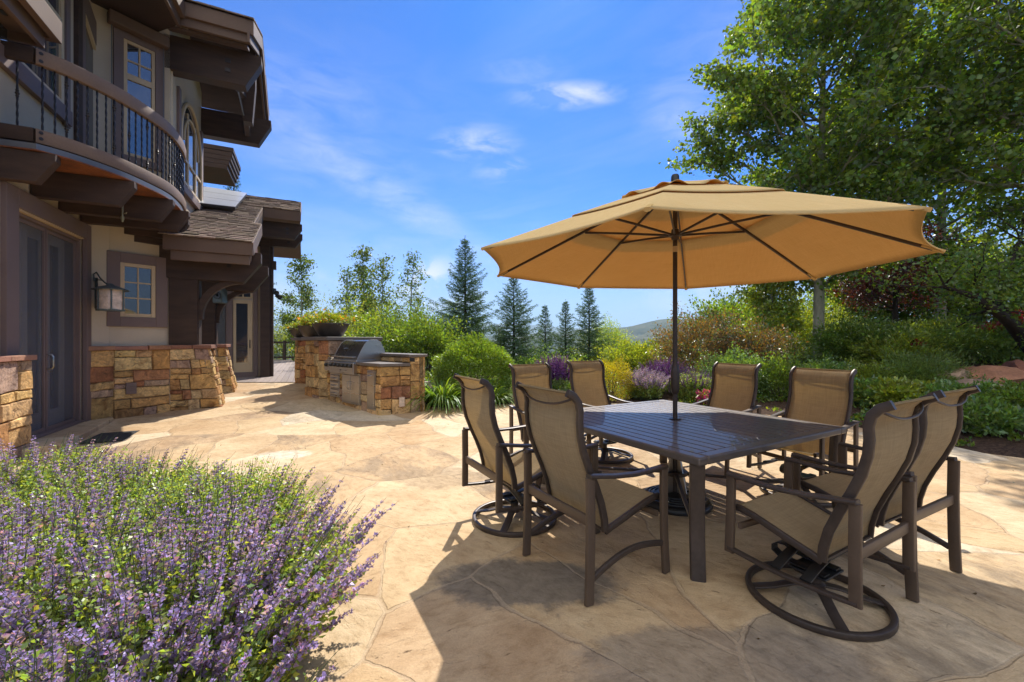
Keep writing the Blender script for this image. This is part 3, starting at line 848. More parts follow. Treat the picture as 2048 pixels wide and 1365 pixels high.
# ------------------------------------------------------------------ chairs
BACK = [(-.14, .335), (-.146, .40), (-.168, .49), (-.208, .59), (-.255, .69), (-.296, .79), (-.318, .88), (-.323, .95), (-.320, 1.01), (-.332, 1.058), (-.362, 1.093), (-.405, 1.114)]
SEAT = [(-.14, .335), (-.09, .352), (.0, .378), (.10, .41), (.19, .438), (.26, .452), (.295, .45)]
ARM = [(-.30, .676), (-.22, .664), (-.1, .645), (.03, .633), (.15, .632), (.25, .637), (.30, .640)]

def sling(name, prof, root, dip, flip):
    n_u, n_v = 10, len(prof) * 3 - 3
    ys = np.interp(np.linspace(0, len(prof) - 1, n_v + 1), range(len(prof)), [p[0] for p in prof])
    zs = np.interp(np.linspace(0, len(prof) - 1, n_v + 1), range(len(prof)), [p[1] for p in prof])
    V_, U_ = [], []
    s = 0.
    for j in range(n_v + 1):
        if j: s += math.hypot(ys[j] - ys[j - 1], zs[j] - zs[j - 1])
        t = V3(ys[min(j + 1, n_v)] - ys[max(j - 1, 0)], zs[min(j + 1, n_v)] - zs[max(j - 1, 0)], 0); t /= np.linalg.norm(t)
        nx, nz = -t[1] * flip, t[0] * flip
        for i in range(n_u + 1):
            u = i / n_u; c = 4 * u * (1 - u) * dip * math.sin(math.pi * min(1, max(0, j / n_v)))
            V_.append(((u - .5) * .478, ys[j] + nx * c, zs[j] + nz * c)); U_.append((u * .478, s))
    F_ = [(j * (n_u + 1) + i, j * (n_u + 1) + i + 1, (j + 1) * (n_u + 1) + i + 1, (j + 1) * (n_u + 1) + i) for j in range(n_v) for i in range(n_u)]
    o = raw_mesh(name, V_, F_, m=M['sling'], parent=root, smooth=True)
    uv = o.data.uv_layers.new(name='UVMap')
    li = np.zeros(len(o.data.loops), np.int32); o.data.loops.foreach_get('vertex_index', li)
    uv.data.foreach_set('uv', np.array(U_, np.float32)[li].ravel())
    d = o.modifiers.new('thick', 'SOLIDIFY'); d.thickness = .0025
    return o

def chair_base(kind):
    name = 'swivel_chair' if kind == 'swivel' else 'dining_chair'
    t = thing(name, '', 'chair')
    X = V3(1, 0, 0)
    sling('back_sling', BACK, t, .022, 1); sling('seat_sling', SEAT, t, .02, -1)
    for s in (-1, 1):
        m = MB(); m.sweep([(s * .252, y, z) for y, z in BACK], X, .024, .042); m.build('back_rail', M['bronze'], t, smooth=True)
        m = MB(); m.sweep([(s * .252, y, z - .004) for y, z in SEAT], X, .0235, .036); m.build('seat_rail', M['bronze'], t, smooth=True)
    m = MB(); pts = []
    for k in range(15):
        u = k / 14 * 2 - 1
        pts.append((u * .243, -.352 - .03 * (1 - u ** 4), 1.082 - .05 * (1 - abs(u) ** 2.4)))
    m.tube(pts, .0065, 8); m.build('spreader_rod', M['bronze'], t, smooth=True)
    m = MB(); m.tube([(-.24, -.393, 1.112), (.24, -.393, 1.112)], .008, 8); m.build('top_hem', M['sling'], t, smooth=True)
    m = MB(); m.box(-.24, .24, -.155, -.125, .333, .345); m.build('lumbar_bar', M['bronze'], t, bevel=.003)
    m = MB(); m.sweep([(-.285, -.285, .432), (.285, -.285, .432)], V3(0, 1, 0), .022, .058); m.build('rear_crossbar', M['bronze_lt'], t, smooth=True)
    m = MB(); m.sweep([(-.285, .245, .362), (0, .245, .35), (.285, .245, .362)], V3(0, 1, 0), .024, .034); m.build('front_crossbar', M['bronze_lt'], t, smooth=True)
    for s in (-1, 1):
        x = s * .30
        m = MB(); m.sweep([(x, y, z) for y, z in ARM], X, .046, .02); m.build('armrest', M['bronze'], t, smooth=True)
        if kind == 'fixed':
            m = MB(); m.sweep([(x, -.30, .005), (x, -.298, .05), (x, -.292, .2), (x, -.288, .45), (x, -.291, .668)], X, .026, .054); m.build('leg', M['bronze_lt'], t, smooth=True)
            m = MB(); m.sweep([(x, .305, .005), (x, .30, .06), (x, .287, .25), (x, .283, .45), (x, .284, .632)], X, .026, .054); m.build('leg', M['bronze_lt'], t, smooth=True)
            m = MB(); m.sweep([(x, -.272 + .536 * k / 12, .135 + .055 * k / 12 + .055 * math.sin(math.pi * k / 12)) for k in range(13)], X, .022, .034); m.build('side_stretcher', M['bronze'], t, smooth=True)
        else:
            m = MB(); m.sweep([(x, -.291, .214), (x, -.289, .45), (x, -.291, .668)], X, .026, .05); m.build('rear_post', M['bronze_lt'], t, smooth=True)
            m = MB(); m.sweep([(x, .296, .202), (x, .288, .4), (x, .284, .632)], X, .026, .05); m.build('front_post', M['bronze_lt'], t, smooth=True)
            m = MB(); m.sweep([(x, -.30 + .60 * k / 10, .225 - .018 * math.sin(math.pi * k / 10)) for k in range(11)], X, .034, .02); m.build('bottom_rail', M['bronze'], t, smooth=True)
    if kind == 'swivel':
        m = MB(); nseg = 48
        m.sweep([(.315 * math.cos(a), .315 * math.sin(a), .0185) for a in np.linspace(0, 2 * math.pi, nseg, endpoint=False)], V3(0, 0, 1), .036, .03, closed=True)
        m.build('base_ring', M['bronze'], t, smooth=True)
        for k in range(4):
            a = math.pi / 4 + k * math.pi / 2; d = V3(math.cos(a), math.sin(a), 0)
            m = MB(); m.sweep([d * .03 + V3(0, 0, .085), d * .11 + V3(0, 0, .075), d * .20 + V3(0, 0, .045), d * .305 + V3(0, 0, .024)], V3(-d[1], d[0], 0), .052, .012); m.build('spoke', M['bronze'], t, smooth=True)
        m = MB(); m.lathe([(.0, .06), (.045, .06), (.045, .09), (.03, .1), (.03, .165), (0, .165)], seg=20); m.build('swivel_post', M['bronze'], t, smooth=True)
        m = MB(); m.box(-.10, .10, -.09, .09, .160, .172); m.build('swivel_plate', M['black'], t, bevel=.004)
        for s in (-1, 1):   # leaf springs: C shaped straps from the plate forward and back under the seat frame
            m = MB(); x = s * .062
            m.sweep([(x, -.08, .180), (x, .06, .180), (x, .14, .188), (x, .178, .212), (x, .178, .240), (x, .15, .262), (x, .06, .272), (x, -.1, .272)], X, .055, .008)
            m.build('leaf_spring', M['black'], t, smooth=True)
        for y in (-.09, .05):
            m = MB(); m.sweep([(-.30, y, .228), (-.2, y, .262), (-.1, y, .287), (.1, y, .287), (.2, y, .262), (.30, y, .228)], V3(0, 1, 0), .05, .01)
            m.build('frame_strap', M['black'], t, smooth=True)
    return t

fixed = chair_base('fixed'); swiv = chair_base('swivel')
used = {}
def put(kind, x, y, face, label):
    src = fixed if kind == 'fixed' else swiv
    o = src if kind not in used else copy_tree(src)
    used[kind] = 1
    o.location = (x, y, float(gz(y)) + .004); o.rotation_euler = (0, 0, face - math.pi / 2)
    o['label'] = label; o['group'] = 'high back sling chairs round the table'
FA = {'LN': 29.6, 'LF': -60.4, 'FR': 209.6, 'NR': 119.6}
put('fixed', .505, 2.605, R(31), 'four legged sling chair seen from behind, its back nearest the purple flower bed')
put('swivel', .02, 3.27, R(29), 'swivel sling chair on a ring base, beside the chair nearest the purple flowers')
put('fixed', .40, 4.47, R(-58), 'four legged sling chair behind the table, the round green shrub at its back')
put('swivel', 1.10, 4.98, R(-62), 'swivel sling chair behind the table in front of the golden shrub and purple salvia')
put('fixed', 2.27, 4.64, R(211), 'four legged sling chair behind the table, just right of the umbrella pole')
put('swivel', 2.62, 3.80, R(209), 'swivel sling chair facing the camera in front of the pale aspen trunk')
put('swivel', 1.63, 2.25, R(120), 'nearest swivel sling chair, its whole dark ring base resting on shaded paving')
put('fixed', 2.26, 2.64, R(118), 'four legged sling chair half hidden behind the nearest swivel chair, at the far right')
# ------------------------------------------------------------------ masonry and shingle helpers
STONE_COL = [(.55, .37, .17), (.60, .42, .21), (.48, .30, .125), (.56, .40, .22), (.40, .23, .105), (.33, .15, .08), (.36, .18, .105), (.42, .31, .22), (.36, .27, .19), (.58, .44, .26), (.47, .29, .13), (.54, .40, .22), (.35, .25, .2)]
STONE_W = [5, 5, 4, 4, 3.5, 2., 2., 2., 1.6, 3, 5, 3.5, 1.6]


def split_rects(w, h, rng, big=.9, hmax=.46):
    out = []
    def rec(x0, x1, y0, y1, d):
        ww, hh = x1 - x0, y1 - y0
        stop = ww * hh < rng.choice((.035, .06, .10, .15, .20)) and ww < big and hh < hmax and hh < ww * 1.7 and ww < hh * 4.5
        if stop or min(ww, hh) < .085 or d > 9:
            out.append((x0, x1, y0, y1)); return
        if (ww > hh * rng.uniform(1.0, 2.4) or hh < .15) and ww > .16:
            k = x0 + ww * rng.uniform(.28, .72); rec(x0, k, y0, y1, d + 1); rec(k, x1, y0, y1, d + 1)
        else:
            k = y0 + hh * rng.uniform(.30, .70); rec(x0, x1, y0, k, d + 1); rec(x0, x1, k, y1, d + 1)
    rec(0, w, 0, h, 0)
    return out


def masonry(mb, c00, c10, c11, c01, out, seed, thick=.09, big=.9, hmax=.46, joint=.004, colours=None):
    """fills a four sided wall face with individual split stones standing proud of a mortar bed"""
    rng = random.Random(seed)
    c00, c10, c11, c01, out = map(lambda a: V3(*a), (c00, c10, c11, c01, out)); out = out / np.linalg.norm(out)
    w = np.linalg.norm(c10 - c00); h = np.linalg.norm(c01 - c00)
    def q(x, y):
        e_ = min(1., x / .03, (w - x) / .03, y / .03, (h - y) / .03); e_ = max(0., e_)
        x, y = x + e_ * .006 * math.sin(y * 11 + seed * 1.7 + 2.1 * math.sin(x * 5 + seed)), y + e_ * .006 * math.sin(x * 9 + seed * 2.3 + 1.7 * math.sin(y * 7))
        u, v = x / w, y / h
        return (c00 * (1 - u) + c10 * u) * (1 - v) + (c01 * (1 - u) + c11 * u) * v
    for (x0, x1, y0, y1) in split_rects(w, h, rng, big, hmax):
        j = lambda: rng.uniform(-.006, .006)
        e = .004
        a = [x0 if x0 < e else x0 + joint + j(), x1 if x1 > w - e else x1 - joint + j()]
        b = [y0 if y0 < e else y0 + joint + j(), y1 if y1 > h - e else y1 - joint + j()]
        col = rng.choices(STONE_COL, STONE_W)[0] if colours is None else rng.choice(colours)
        k = rng.uniform(.85, 1.18); mean = sum(col) / 3; col = tuple(max(.02, mean + (c - mean) * 1.08) * k * rng.uniform(.95, 1.05) for c in col)
        d0 = rng.uniform(.0, .028)
        r = .012
        nx = max(2, int((a[1] - a[0]) / .09) + 1); ny = max(2, int((b[1] - b[0]) / .09) + 1)
        vs = []; fs = []
        xs = np.concatenate([[a[0]], np.linspace(a[0] + r, a[1] - r, nx), [a[1]]]); ys = np.concatenate([[b[0]], np.linspace(b[0] + r, b[1] - r, ny), [b[1]]])
        tx, ty = rng.uniform(-.012, .012), rng.uniform(-.012, .012)
        for iy, y in enumerate(ys):
            for ix, x in enumerate(xs):
                rim = ix in (0, len(xs) - 1) or iy in (0, len(ys) - 1)
                xx = x + (0 if rim else rng.uniform(-.006, .006)); yy = y + (0 if rim else rng.uniform(-.006, .006))
                hgt = d0 - (.016 + rng.uniform(0, .008) if rim else rng.uniform(-.005, .007)) + tx * (x - a[0]) / w + ty * (y - b[0]) / h
                vs.append(q(xx, yy) + out * hgt)
        nX = len(xs); nY = len(ys)
        for iy in range(nY - 1):
            for ix in range(nX - 1):
                fs.append((iy * nX + ix, iy * nX + ix + 1, (iy + 1) * nX + ix + 1, (iy + 1) * nX + ix))
        rimi = [ix for ix in range(nX)] + [iy * nX + nX - 1 for iy in range(1, nY)] + [(nY - 1) * nX + ix for ix in range(nX - 2, -1, -1)] + [iy * nX for iy in range(nY - 2, 0, -1)]
        m0 = len(vs)
        for i in rimi: vs.append(vs[i] - out * thick)
        L = len(rimi)
        for i in range(L): fs.append((rimi[i], m0 + i, m0 + (i + 1) % L, rimi[(i + 1) % L]))
        mb.add(vs, fs, col)


def mortar_bed(mb, c00, c10, c11, c01, out, depth=.03, thick=.06):
    o = V3(*out) / np.linalg.norm(out)
    p = [V3(*c) - o * depth for c in (c00, c10, c11, c01)]
    mb.prism(p, -o * thick, (.2, .16, .11))


def slab_cap(mb, pts, z0, z1, tint):
    mb.prism([(p[0], p[1], z0) for p in pts], (0, 0, z1 - z0), tint)


def cap_run(mb, a, b, inn, z0, z1, depth, over, rng):
    """row of flat cap stones from a to b, reaching `depth` inwards and overhanging by `over`"""
    a, b, inn = V3(*a), V3(*b), V3(*inn) / np.linalg.norm(inn); L = np.linalg.norm((b - a)[:2]); d = (b - a) / L
    x = 0.
    while x < L - .05:
        w = min(rng.uniform(.38, .75), L - x)
        if L - x - w < .2: w = L - x
        k = rng.uniform(.75, 1.2); tint = (k, k * rng.uniform(.88, 1.15), k * rng.uniform(.85, 1.2))
        p0, p1 = a + d * (x + .004), a + d * (x + w - .004); o = over + rng.uniform(-.012, .012)
        slab_cap(mb, [p0 - inn * o, p1 - inn * o, p1 + inn * depth, p0 + inn * depth], z0, z1 + rng.uniform(-.006, .006), tint)
        x += w


def shingles(mb, o, du, ds, w, l, nrm, seed, row=.135):
    """overlapping wooden-look shingles over a rectangular roof plane"""
    rng = random.Random(seed); o, du, ds, nrm = map(lambda a: V3(*a), (o, du, ds, nrm))
    y = 0.
    while y < l - .01:
        x = -rng.uniform(0, .2); lg = min(row * 1.5, l - y + .02)
        while x < w:
            ww = rng.uniform(.12, .32); a, b = max(0, x), min(w, x + ww - .006)
            if b - a > .02:
                k = rng.uniform(.68, 1.3); t = (k, k * rng.uniform(.94, 1.05), k * rng.uniform(.92, 1.06))
                e = rng.uniform(-.018, .008); th = rng.uniform(.018, .032)
                p = [o + du * a + ds * (y + e), o + du * b + ds * (y + e), o + du * b + ds * (y + lg), o + du * a + ds * (y + lg)]
                mb.hexa([p[0], p[1], p[2] - nrm * .012, p[3] - nrm * .012, p[0] + nrm * th, p[1] + nrm * th, p[2] + nrm * .002, p[3] + nrm * .002], t)
            x += ww
        y += row


# ------------------------------------------------------------------ the house
house = thing('house', 'taupe stucco house with sandstone base, dark timber beams and a curved balcony', 'house', (-6.3, 7.5, 0))
HB = lambda mb, name, mat, parent=house, **k: mb.build(name, M[mat], parent, loc=(house.location if parent is house else None), **k)
def part(mb, name, mat, **k):
    o = rel(mb, house).build(name, M[mat], house, **k); return o
def sub(mb, name, mat, par, **k):
    o = rel(mb, house).build(name, M[mat], par, **k); return o

U = V3(-.44, .898, 0); U /= np.linalg.norm(U); NN = V3(U[1], -U[0], 0)
DW = Plane((-6.36, 5.80, 0), U[:2], NN[:2])
Wc, We = V3(-6.68, 7.03, 0), V3(-6.26, 7.67, 0)
dW = (We - Wc) / np.linalg.norm(We - Wc); oW = V3(dW[1], -dW[0], 0)
WW = Plane(Wc - oW * .07, dW[:2], oW[:2])          # stucco face of the window wall
LW = np.linalg.norm(We - Wc)
J = V3(-6.765, 6.64, 0)
TW = Plane(We, U[:2], NN[:2])                       # upper tower face
ZT_ = 6.95
tJ = DW.t(171)

# --- door wall with its wide opening
t0, t1 = DW.t(26), DW.t(165); zd0, zd1 = .15, 2.99
m = MB()
m.pbox(DW, -3.2, t0, -.1, 3.5, -.3, 0); m.pbox(DW, t1, tJ + .02, -.1, 3.5, -.3, 0); m.pbox(DW, t0, t1, zd1, 3.5, -.3, 0); m.pbox(DW, t0, t1, -.1, zd0 - .02, -.3, 0)
m.pbox(DW, -3.2, tJ + .6, 3.5, ZT_, -.3, 0)
part(m, 'door_wall', 'stucco')
m = MB(); m.pbox(WW, -.45, LW + .03, 1.2, ZT_, -.28, 0)
Jn = (Wc - J); Jn[2] = 0; Jl = np.linalg.norm(Jn); Jn /= Jl
JP = Plane(J, Jn[:2], (Jn[1], -Jn[0]))
m.pbox(JP, -.02, Jl - .03, 1.2, 3.55, -.25, -.06)
part(m, 'window_wall', 'stucco')
m = MB(); m.pbox(TW, .0, 2.56, 3.0, ZT_, -.28, 0)
m.hexa([TW.q(2.3, 3.9, -3), TW.q(2.56, 3.9, -3), TW.q(2.56, 3.9, -.28), TW.q(2.3, 3.9, -.28), TW.q(2.3, ZT_, -3), TW.q(2.56, ZT_, -3), TW.q(2.56, ZT_, -.28), TW.q(2.3, ZT_, -.28)])
part(m, 'tower_wall', 'stucco')

# --- stone wainscot, pier and caps
rng = random.Random(11)
m = MB(); bed = MB(); ZC = 1.235
def face(a, b, z0a, z0b, z1, out, seed, **k):
    c = [(a[0], a[1], z0a), (b[0], b[1], z0b), (b[0], b[1], z1), (a[0], a[1], z1)]
    masonry(m, *c, out, seed, **k); mortar_bed(m, *c, out)
face(J, Wc, .02, .04, ZC, (Jn[1], -Jn[0], 0), 3)
face(Wc, We, .04, .06, ZC, oW, 8)
wains = part(m, 'stone_wainscot', 'stone', tint=True)
m = MB(); cap_run(m, J, Wc, (-Jn[1], Jn[0], 0), ZC, ZC + .07, .12, .045, rng); cap_run(m, Wc, We, -oW, ZC, ZC + .07, .16, .05, rng)
sub(m, 'cap', 'cap', wains, bevel=.008, tint=True)
m = MB(); va, vb = WW.tz(248, 766), WW.tz(269, 787); m.pbox(WW, va[0], vb[0], vb[1], va[1], .05, .115)
for k in range(4): m.pbox(WW, va[0] + .02, vb[0] - .02, vb[1] + .03 + k * .035, vb[1] + .045 + k * .035, .115, .122)
sub(m, 'vent_cover', 'trim', wains, bevel=.004)
# pier left of the door
tp = DW.t(50) - .02
tpE = -1.02
m = MB()
pa, pb = DW.q(-3.0, 0, .16), DW.q(tpE + .12, 0, .16); pc = DW.q(tpE + .12, 0, -.02)
face(pa, pb, -.05, -.05, 1.16, NN, 21); face(pb, pc, -.05, -.05, 1.16, U, 22)
pier = part(m, 'stone_pier', 'stone', tint=True)
m = MB(); cap_run(m, pa, pb + U * .05, -NN, 1.16, 1.225, .2, .05, rng); sub(m, 'cap', 'cap', pier, bevel=.008, tint=True)

# --- buttresses carrying the porch posts
for k in range(2):
    sh = U * (1.67 * k); g0 = float(gz((We + sh)[1])) - .06
    b0, b1 = We + sh, We + sh + NN * .783
    top = We + sh + NN * .57
    m = MB(); zb = 1.245
    c = [(b0[0], b0[1], g0), (b1[0], b1[1], g0), (top[0], top[1], zb), (b0[0], b0[1], zb)]
    masonry(m, *c, -U, 31 + k); mortar_bed(m, *c, -U)
    e1 = b1 + U * .5; eT = top + U * .5
    c = [(b1[0], b1[1], g0), (e1[0], e1[1], g0), (eT[0], eT[1], zb), (top[0], top[1], zb)]
    sl = V3(NN[0] * 1.25, NN[1] * 1.25, .213)
    masonry(m, *c, sl, 41 + k, big=.34, hmax=.2); mortar_bed(m, *c, sl)
    c = [(e1[0], e1[1], g0), (b0[0] + U[0] * .5, b0[1] + U[1] * .5, g0), (b0[0] + U[0] * .5, b0[1] + U[1] * .5, zb), (eT[0], eT[1], zb)]
    masonry(m, *c, U, 51 + k); mortar_bed(m, *c, U)
    bt = part(m, 'buttress', 'stone', tint=True)
    m = MB()
    for a, b in ((-.02, .33), (.34, .63)):
        kk = rng.uniform(.8, 1.15); tt = b0 + NN * a - U * .05; t2 = b0 + NN * b - U * .05
        slab_cap(m, [tt, t2, t2 + U * .6, tt + U * .6], zb, zb + .07 + .004 * a, (kk, kk, kk))
    sub(m, 'cap', 'cap', bt, bevel=.01, tint=True)

# --- big patio door behind its insect screens
m = MB()
m.pbox(DW, t0 - .235, t0, .1, 3.23, -.02, .055); m.pbox(DW, t1, t1 + .15, .1, 3.23, -.02, .055); m.pbox(DW, t0, t1, zd1 + .01, 3.23, -.02, .055)
dc = part(m, 'door_casing', 'trim', bevel=.006)
door = MB(); W_ = t1 - t0
door.pbox(DW, t0, t0 + .05, zd0, zd1, -.26, -.02); door.pbox(DW, t1 - .05, t1, zd0, zd1, -.26, -.02); door.pbox(DW, t0 + .05, t1 - .05, zd1 - .05, zd1, -.26, -.02)
door.pbox(DW, t0, t1, zd0 - .03, zd0, -.3, .03)
dr = part(door, 'patio_door', 'trim', bevel=.004)
m = MB(); m.pbox(DW, t0 + .05, t1 - .05, zd1 - .012, zd1 + .008, -.02, .03); sub(m, 'head_strip', 'tan_wood', dr)
lw = (W_ - .1) / 3
for k in range(3):
    a = t0 + .05 + lw * k; b = a + lw
    m = MB()
    for (x0, x1, z0, z1) in ((a + .005, a + .13, zd0, zd1 - .05), (b - .13, b - .005, zd0, zd1 - .05), (a + .13, b - .13, zd0, zd0 + .24), (a + .13, b - .13, zd1 - .2, zd1 - .05)):
        m.pbox(DW, x0, x1, z0, z1, -.23, -.185)
    sub(m, 'door_leaf', 'leaf_frame', dr, bevel=.004)
    m = MB(); m.pbox(DW, a + .125, b - .125, zd0 + .235, zd1 - .195, -.22, -.205); sub(m, 'pane', 'glass', dr)
tm = DW.t(104)
for a, b in ((t0 + .05, tm - .012), (tm + .012, t1 - .05)):
    m = MB(); m.pbox(DW, a + .03, b - .03, zd0 + .04, zd1 - .09, -.081, -.0795); sub(m, 'screen_mesh', 'screen', dr)
    m = MB()
    for (x0, x1, z0, z1) in ((a, a + .035, zd0, zd1 - .055), (b - .035, b, zd0, zd1 - .055), (a + .035, b - .035, zd0, zd0 + .05), (a + .035, b - .035, zd1 - .1, zd1 - .055)):
        m.pbox(DW, x0, x1, z0, z1, -.095, -.06)
    sub(m, 'screen_frame', 'trim', dr, bevel=.003)
m = MB(); hp = [DW.q(tm + .035, z, o) for z, o in ((1.0, -.06), (1.0, -.015), (1.03, .0), (1.17, .0), (1.2, -.015), (1.2, -.06))]
m.tube(hp, .011, 8); sub(m, 'handle', 'steel', dr, smooth=True)
m = MB(); m.pbox(DW, t0 - .3, t1 + .2, .1, 3.4, -3.0, -2.9); m.pbox(DW, t0 - .3, t1 + .2, .1, .13, -2.9, -.3); part(m, 'room_interior', 'stucco')

# --- small lower window
def window(P, pxa, pxb, ya, yb, case, fr, cols, rows, casemat='trim', glassm='glass', name='window', mun=.022, rails=None):
    tA, tB = P.t(pxa), P.t(pxb); tmid = (tA + tB) / 2
    pm_ = .5 * (pxa + pxb); z1 = P.tz(pm_, ya)[1]; z0 = P.tz(pm_, yb)[1]
    m = MB()
    m.pbox(P, tA - case, tA, z0 - case, z1 + case, -.01, .05); m.pbox(P, tB, tB + case, z0 - case, z1 + case, -.01, .05)
    m.pbox(P, tA, tB, z1 + .001, z1 + case, -.01, .048); m.pbox(P, tA, tB, z0 - case, z0 - .001, -.01, .048)
    w = part(m, name, casemat, bevel=.005)
    m = MB()
    for (a, b, c, d) in ((tA, tA + fr, z0, z1), (tB - fr, tB, z0, z1), (tA + fr, tB - fr, z0, z0 + fr), (tA + fr, tB - fr, z1 - fr, z1)):
        m.pbox(P, a, b, c, d, -.005, .032)
    for k in range(1, cols):
        x = tA + fr + (tB - tA - 2 * fr) * k / cols; m.pbox(P, x - mun / 2, x + mun / 2, z0 + fr, z1 - fr, .0, .022)
    for k in range(1, rows):
        z = z0 + fr + (z1 - z0 - 2 * fr) * k / rows; m.pbox(P, tA + fr, tB - fr, z - mun / 2, z + mun / 2, .0, .021)
    sub(m, 'frame', 'tan_wood', w, bevel=.004)
    m = MB(); m.pbox(P, tA + fr - .004, tB - fr + .004, z0 + fr - .004, z1 - fr + .004, .002, .008); sub(m, 'pane', glassm, w)
    return w
window(WW, 239, 310, 529, 635, .17, .06, 2, 3)

# --- timber posts, beams and knee braces of the porch
for k in range(2):
    B1 = Plane(We + U * (1.67 * k), NN[:2], (-U)[:2]); q = B1.q
    m = MB(); m.pbox(B1, -.02, .41, 1.318, 2.548, -.30, 0); m.pbox(B1, .411, .425, 1.318, 2.54, -.27, -.03)
    part(m, 'timber_post', 'dark_wood', bevel=.006)
    m = MB(); m.prism([q(a, b, .01) for a, b in ((-.2, 2.55), (1.14, 2.53), (1.434, 2.93), (1.434, 3.13), (-.2, 3.13))], -V3(*(-U)) * .24)
    bm_ = part(m, 'porch_beam', 'dark_wood', bevel=.006)
    m = MB(); tb_ = (.86, .90)
    for z in (2.80, 2.90): m.pbox(B1, .87, .94, z, z + .07, .01, .022)
    sub(m, 'bolt_plate', 'iron', bm_, bevel=.004)
    inn = [(1.13 - .655 * math.cos(a), 1.845 + .67 * math.sin(a)) for a in np.linspace(0, math.pi / 2, 14)]
    out_ = [(1.13, 2.528), (.80, 2.545), (.60, 2.42), (.46, 2.25), (.412, 2.12), (.412, 1.80), (.475, 1.80)]
    m = MB(); m.prism([q(a, b, -.06) for a, b in inn + out_], U * .15); part(m, 'knee_brace', 'dark_wood', bevel=.005)

# --- porch roof and wing roof: one slope rising away from us
SL = .45; up = V3(U[0], U[1], SL); up /= np.linalg.norm(up); rn = np.cross(NN, up); rn /= np.linalg.norm(rn)
E0 = We - U * .45
def rp(t, s, o=0.): return V3(*(E0 + NN * t + U * s)[:2], 3.25 + SL * s) + rn * o
kk = math.hypot(1, SL)
m = MB(); shingles(m, rp(-.06, -.03), NN, up, 1.39, 1.73 * kk, rn, 5); shingles(m, rp(-.06, 1.7), NN, up, 1.24, 2.21 * kk, rn, 6); shingles(m, rp(-4, 3.0), NN, up, 3.93, .9 * kk, rn, 7); shingles(m, rp(-4, 3.88), NN, up, 6.09, 1.62 * kk, rn, 8)
roof = part(m, 'wing_roof', 'shingle', tint=True)
m = MB()
def deckp(t0, t1, s0, s1, o0, o1): m.hexa([rp(t0, s0, o0), rp(t1, s0, o0), rp(t1, s1, o0), rp(t0, s1, o0), rp(t0, s0, o1), rp(t1, s0, o1), rp(t1, s1, o1), rp(t0, s1, o1)])
deckp(0.005, 1.30, .02, 1.7, -.12, -.012); deckp(0.005, 1.15, 1.7, 3.9, -.12, -.012); deckp(-4, 2.06, 3.9, 5.5, -.12, -.012)
m.hexa([rp(-4, 5.5, -.12), rp(2.06, 5.5, -.12), rp(2.06, 5.5, -.12) + U * 2.6 - V3(0, 0, 1.2), rp(-4, 5.5, -.12) + U * 2.6 - V3(0, 0, 1.2), rp(-4, 5.5, -.01), rp(2.06, 5.5, -.01), rp(2.06, 5.5, 0) + U * 2.6 - V3(0, 0, 1.2), rp(-4, 5.5, 0) + U * 2.6 - V3(0, 0, 1.2)])
sub(m, 'roof_deck', 'fascia', roof)
m = MB()
EP = Plane(E0, NN[:2], (-U)[:2])
m.pbox(EP, .0, 1.335, 2.99, 3.235, -.05, .0); m.pbox(EP, .1, 1.28, 2.82, 2.99, -.09, -.045)
m.hexa([rp(1.30, -.02, -.26), rp(1.345, -.02, -.26), rp(1.345, 1.72, -.26), rp(1.30, 1.72, -.26), rp(1.30, -.02, -.014), rp(1.345, -.02, -.014), rp(1.345, 1.72, -.014), rp(1.30, 1.72, -.014)])
m.hexa([rp(1.24, .1, -.44), rp(1.28, .1, -.44), rp(1.28, 1.7, -.44), rp(1.24, 1.7, -.44), rp(1.24, .1, -.2), rp(1.28, .1, -.2), rp(1.28, 1.7, -.2), rp(1.24, 1.7, -.2)])
m.hexa([rp(1.15, 1.72, -.28), rp(1.195, 1.72, -.28), rp(1.195, 3.92, -.28), rp(1.15, 3.92, -.28), rp(1.15, 1.72, -.014), rp(1.195, 1.72, -.014), rp(1.195, 3.92, -.014), rp(1.15, 3.92, -.014)])
FE = Plane(E0 + U * 3.88, NN[:2], (-U)[:2])
m.pbox(FE, 1.196, 2.10, 4.72, 4.985, -.05, .0)
m.hexa([rp(2.06, 3.88, -.26), rp(2.10, 3.88, -.26), rp(2.10, 5.5, -.26), rp(2.06, 5.5, -.26), rp(2.06, 3.88, -.014), rp(2.10, 3.88, -.014), rp(2.10, 5.5, -.014), rp(2.06, 5.5, -.014)])
sub(m, 'fascia', 'fascia', roof, bevel=.005)
m = MB(); m.hexa([rp(1.20, .3, -.7), rp(1.235, .3, -.7), rp(1.235, 1.7, -.7), rp(1.20, 1.7, -.7), rp(1.20, .3, -.445), rp(1.235, .3, -.445), rp(1.235, 1.7, -.445), rp(1.20, 1.7, -.445)]); sub(m, 'rake_board', 'cedar', roof)
m = MB(); m.hexa([rp(0.01, .05, -.33), rp(1.2, .05, -.33), rp(1.2, 3.6, -.33), rp(0.01, 3.6, -.33), rp(0.01, .05, -.13), rp(1.2, .05, -.13), rp(1.2, 3.6, -.13), rp(0.01, 3.6, -.13)]); sub(m, 'soffit', 'dark_wood', roof)

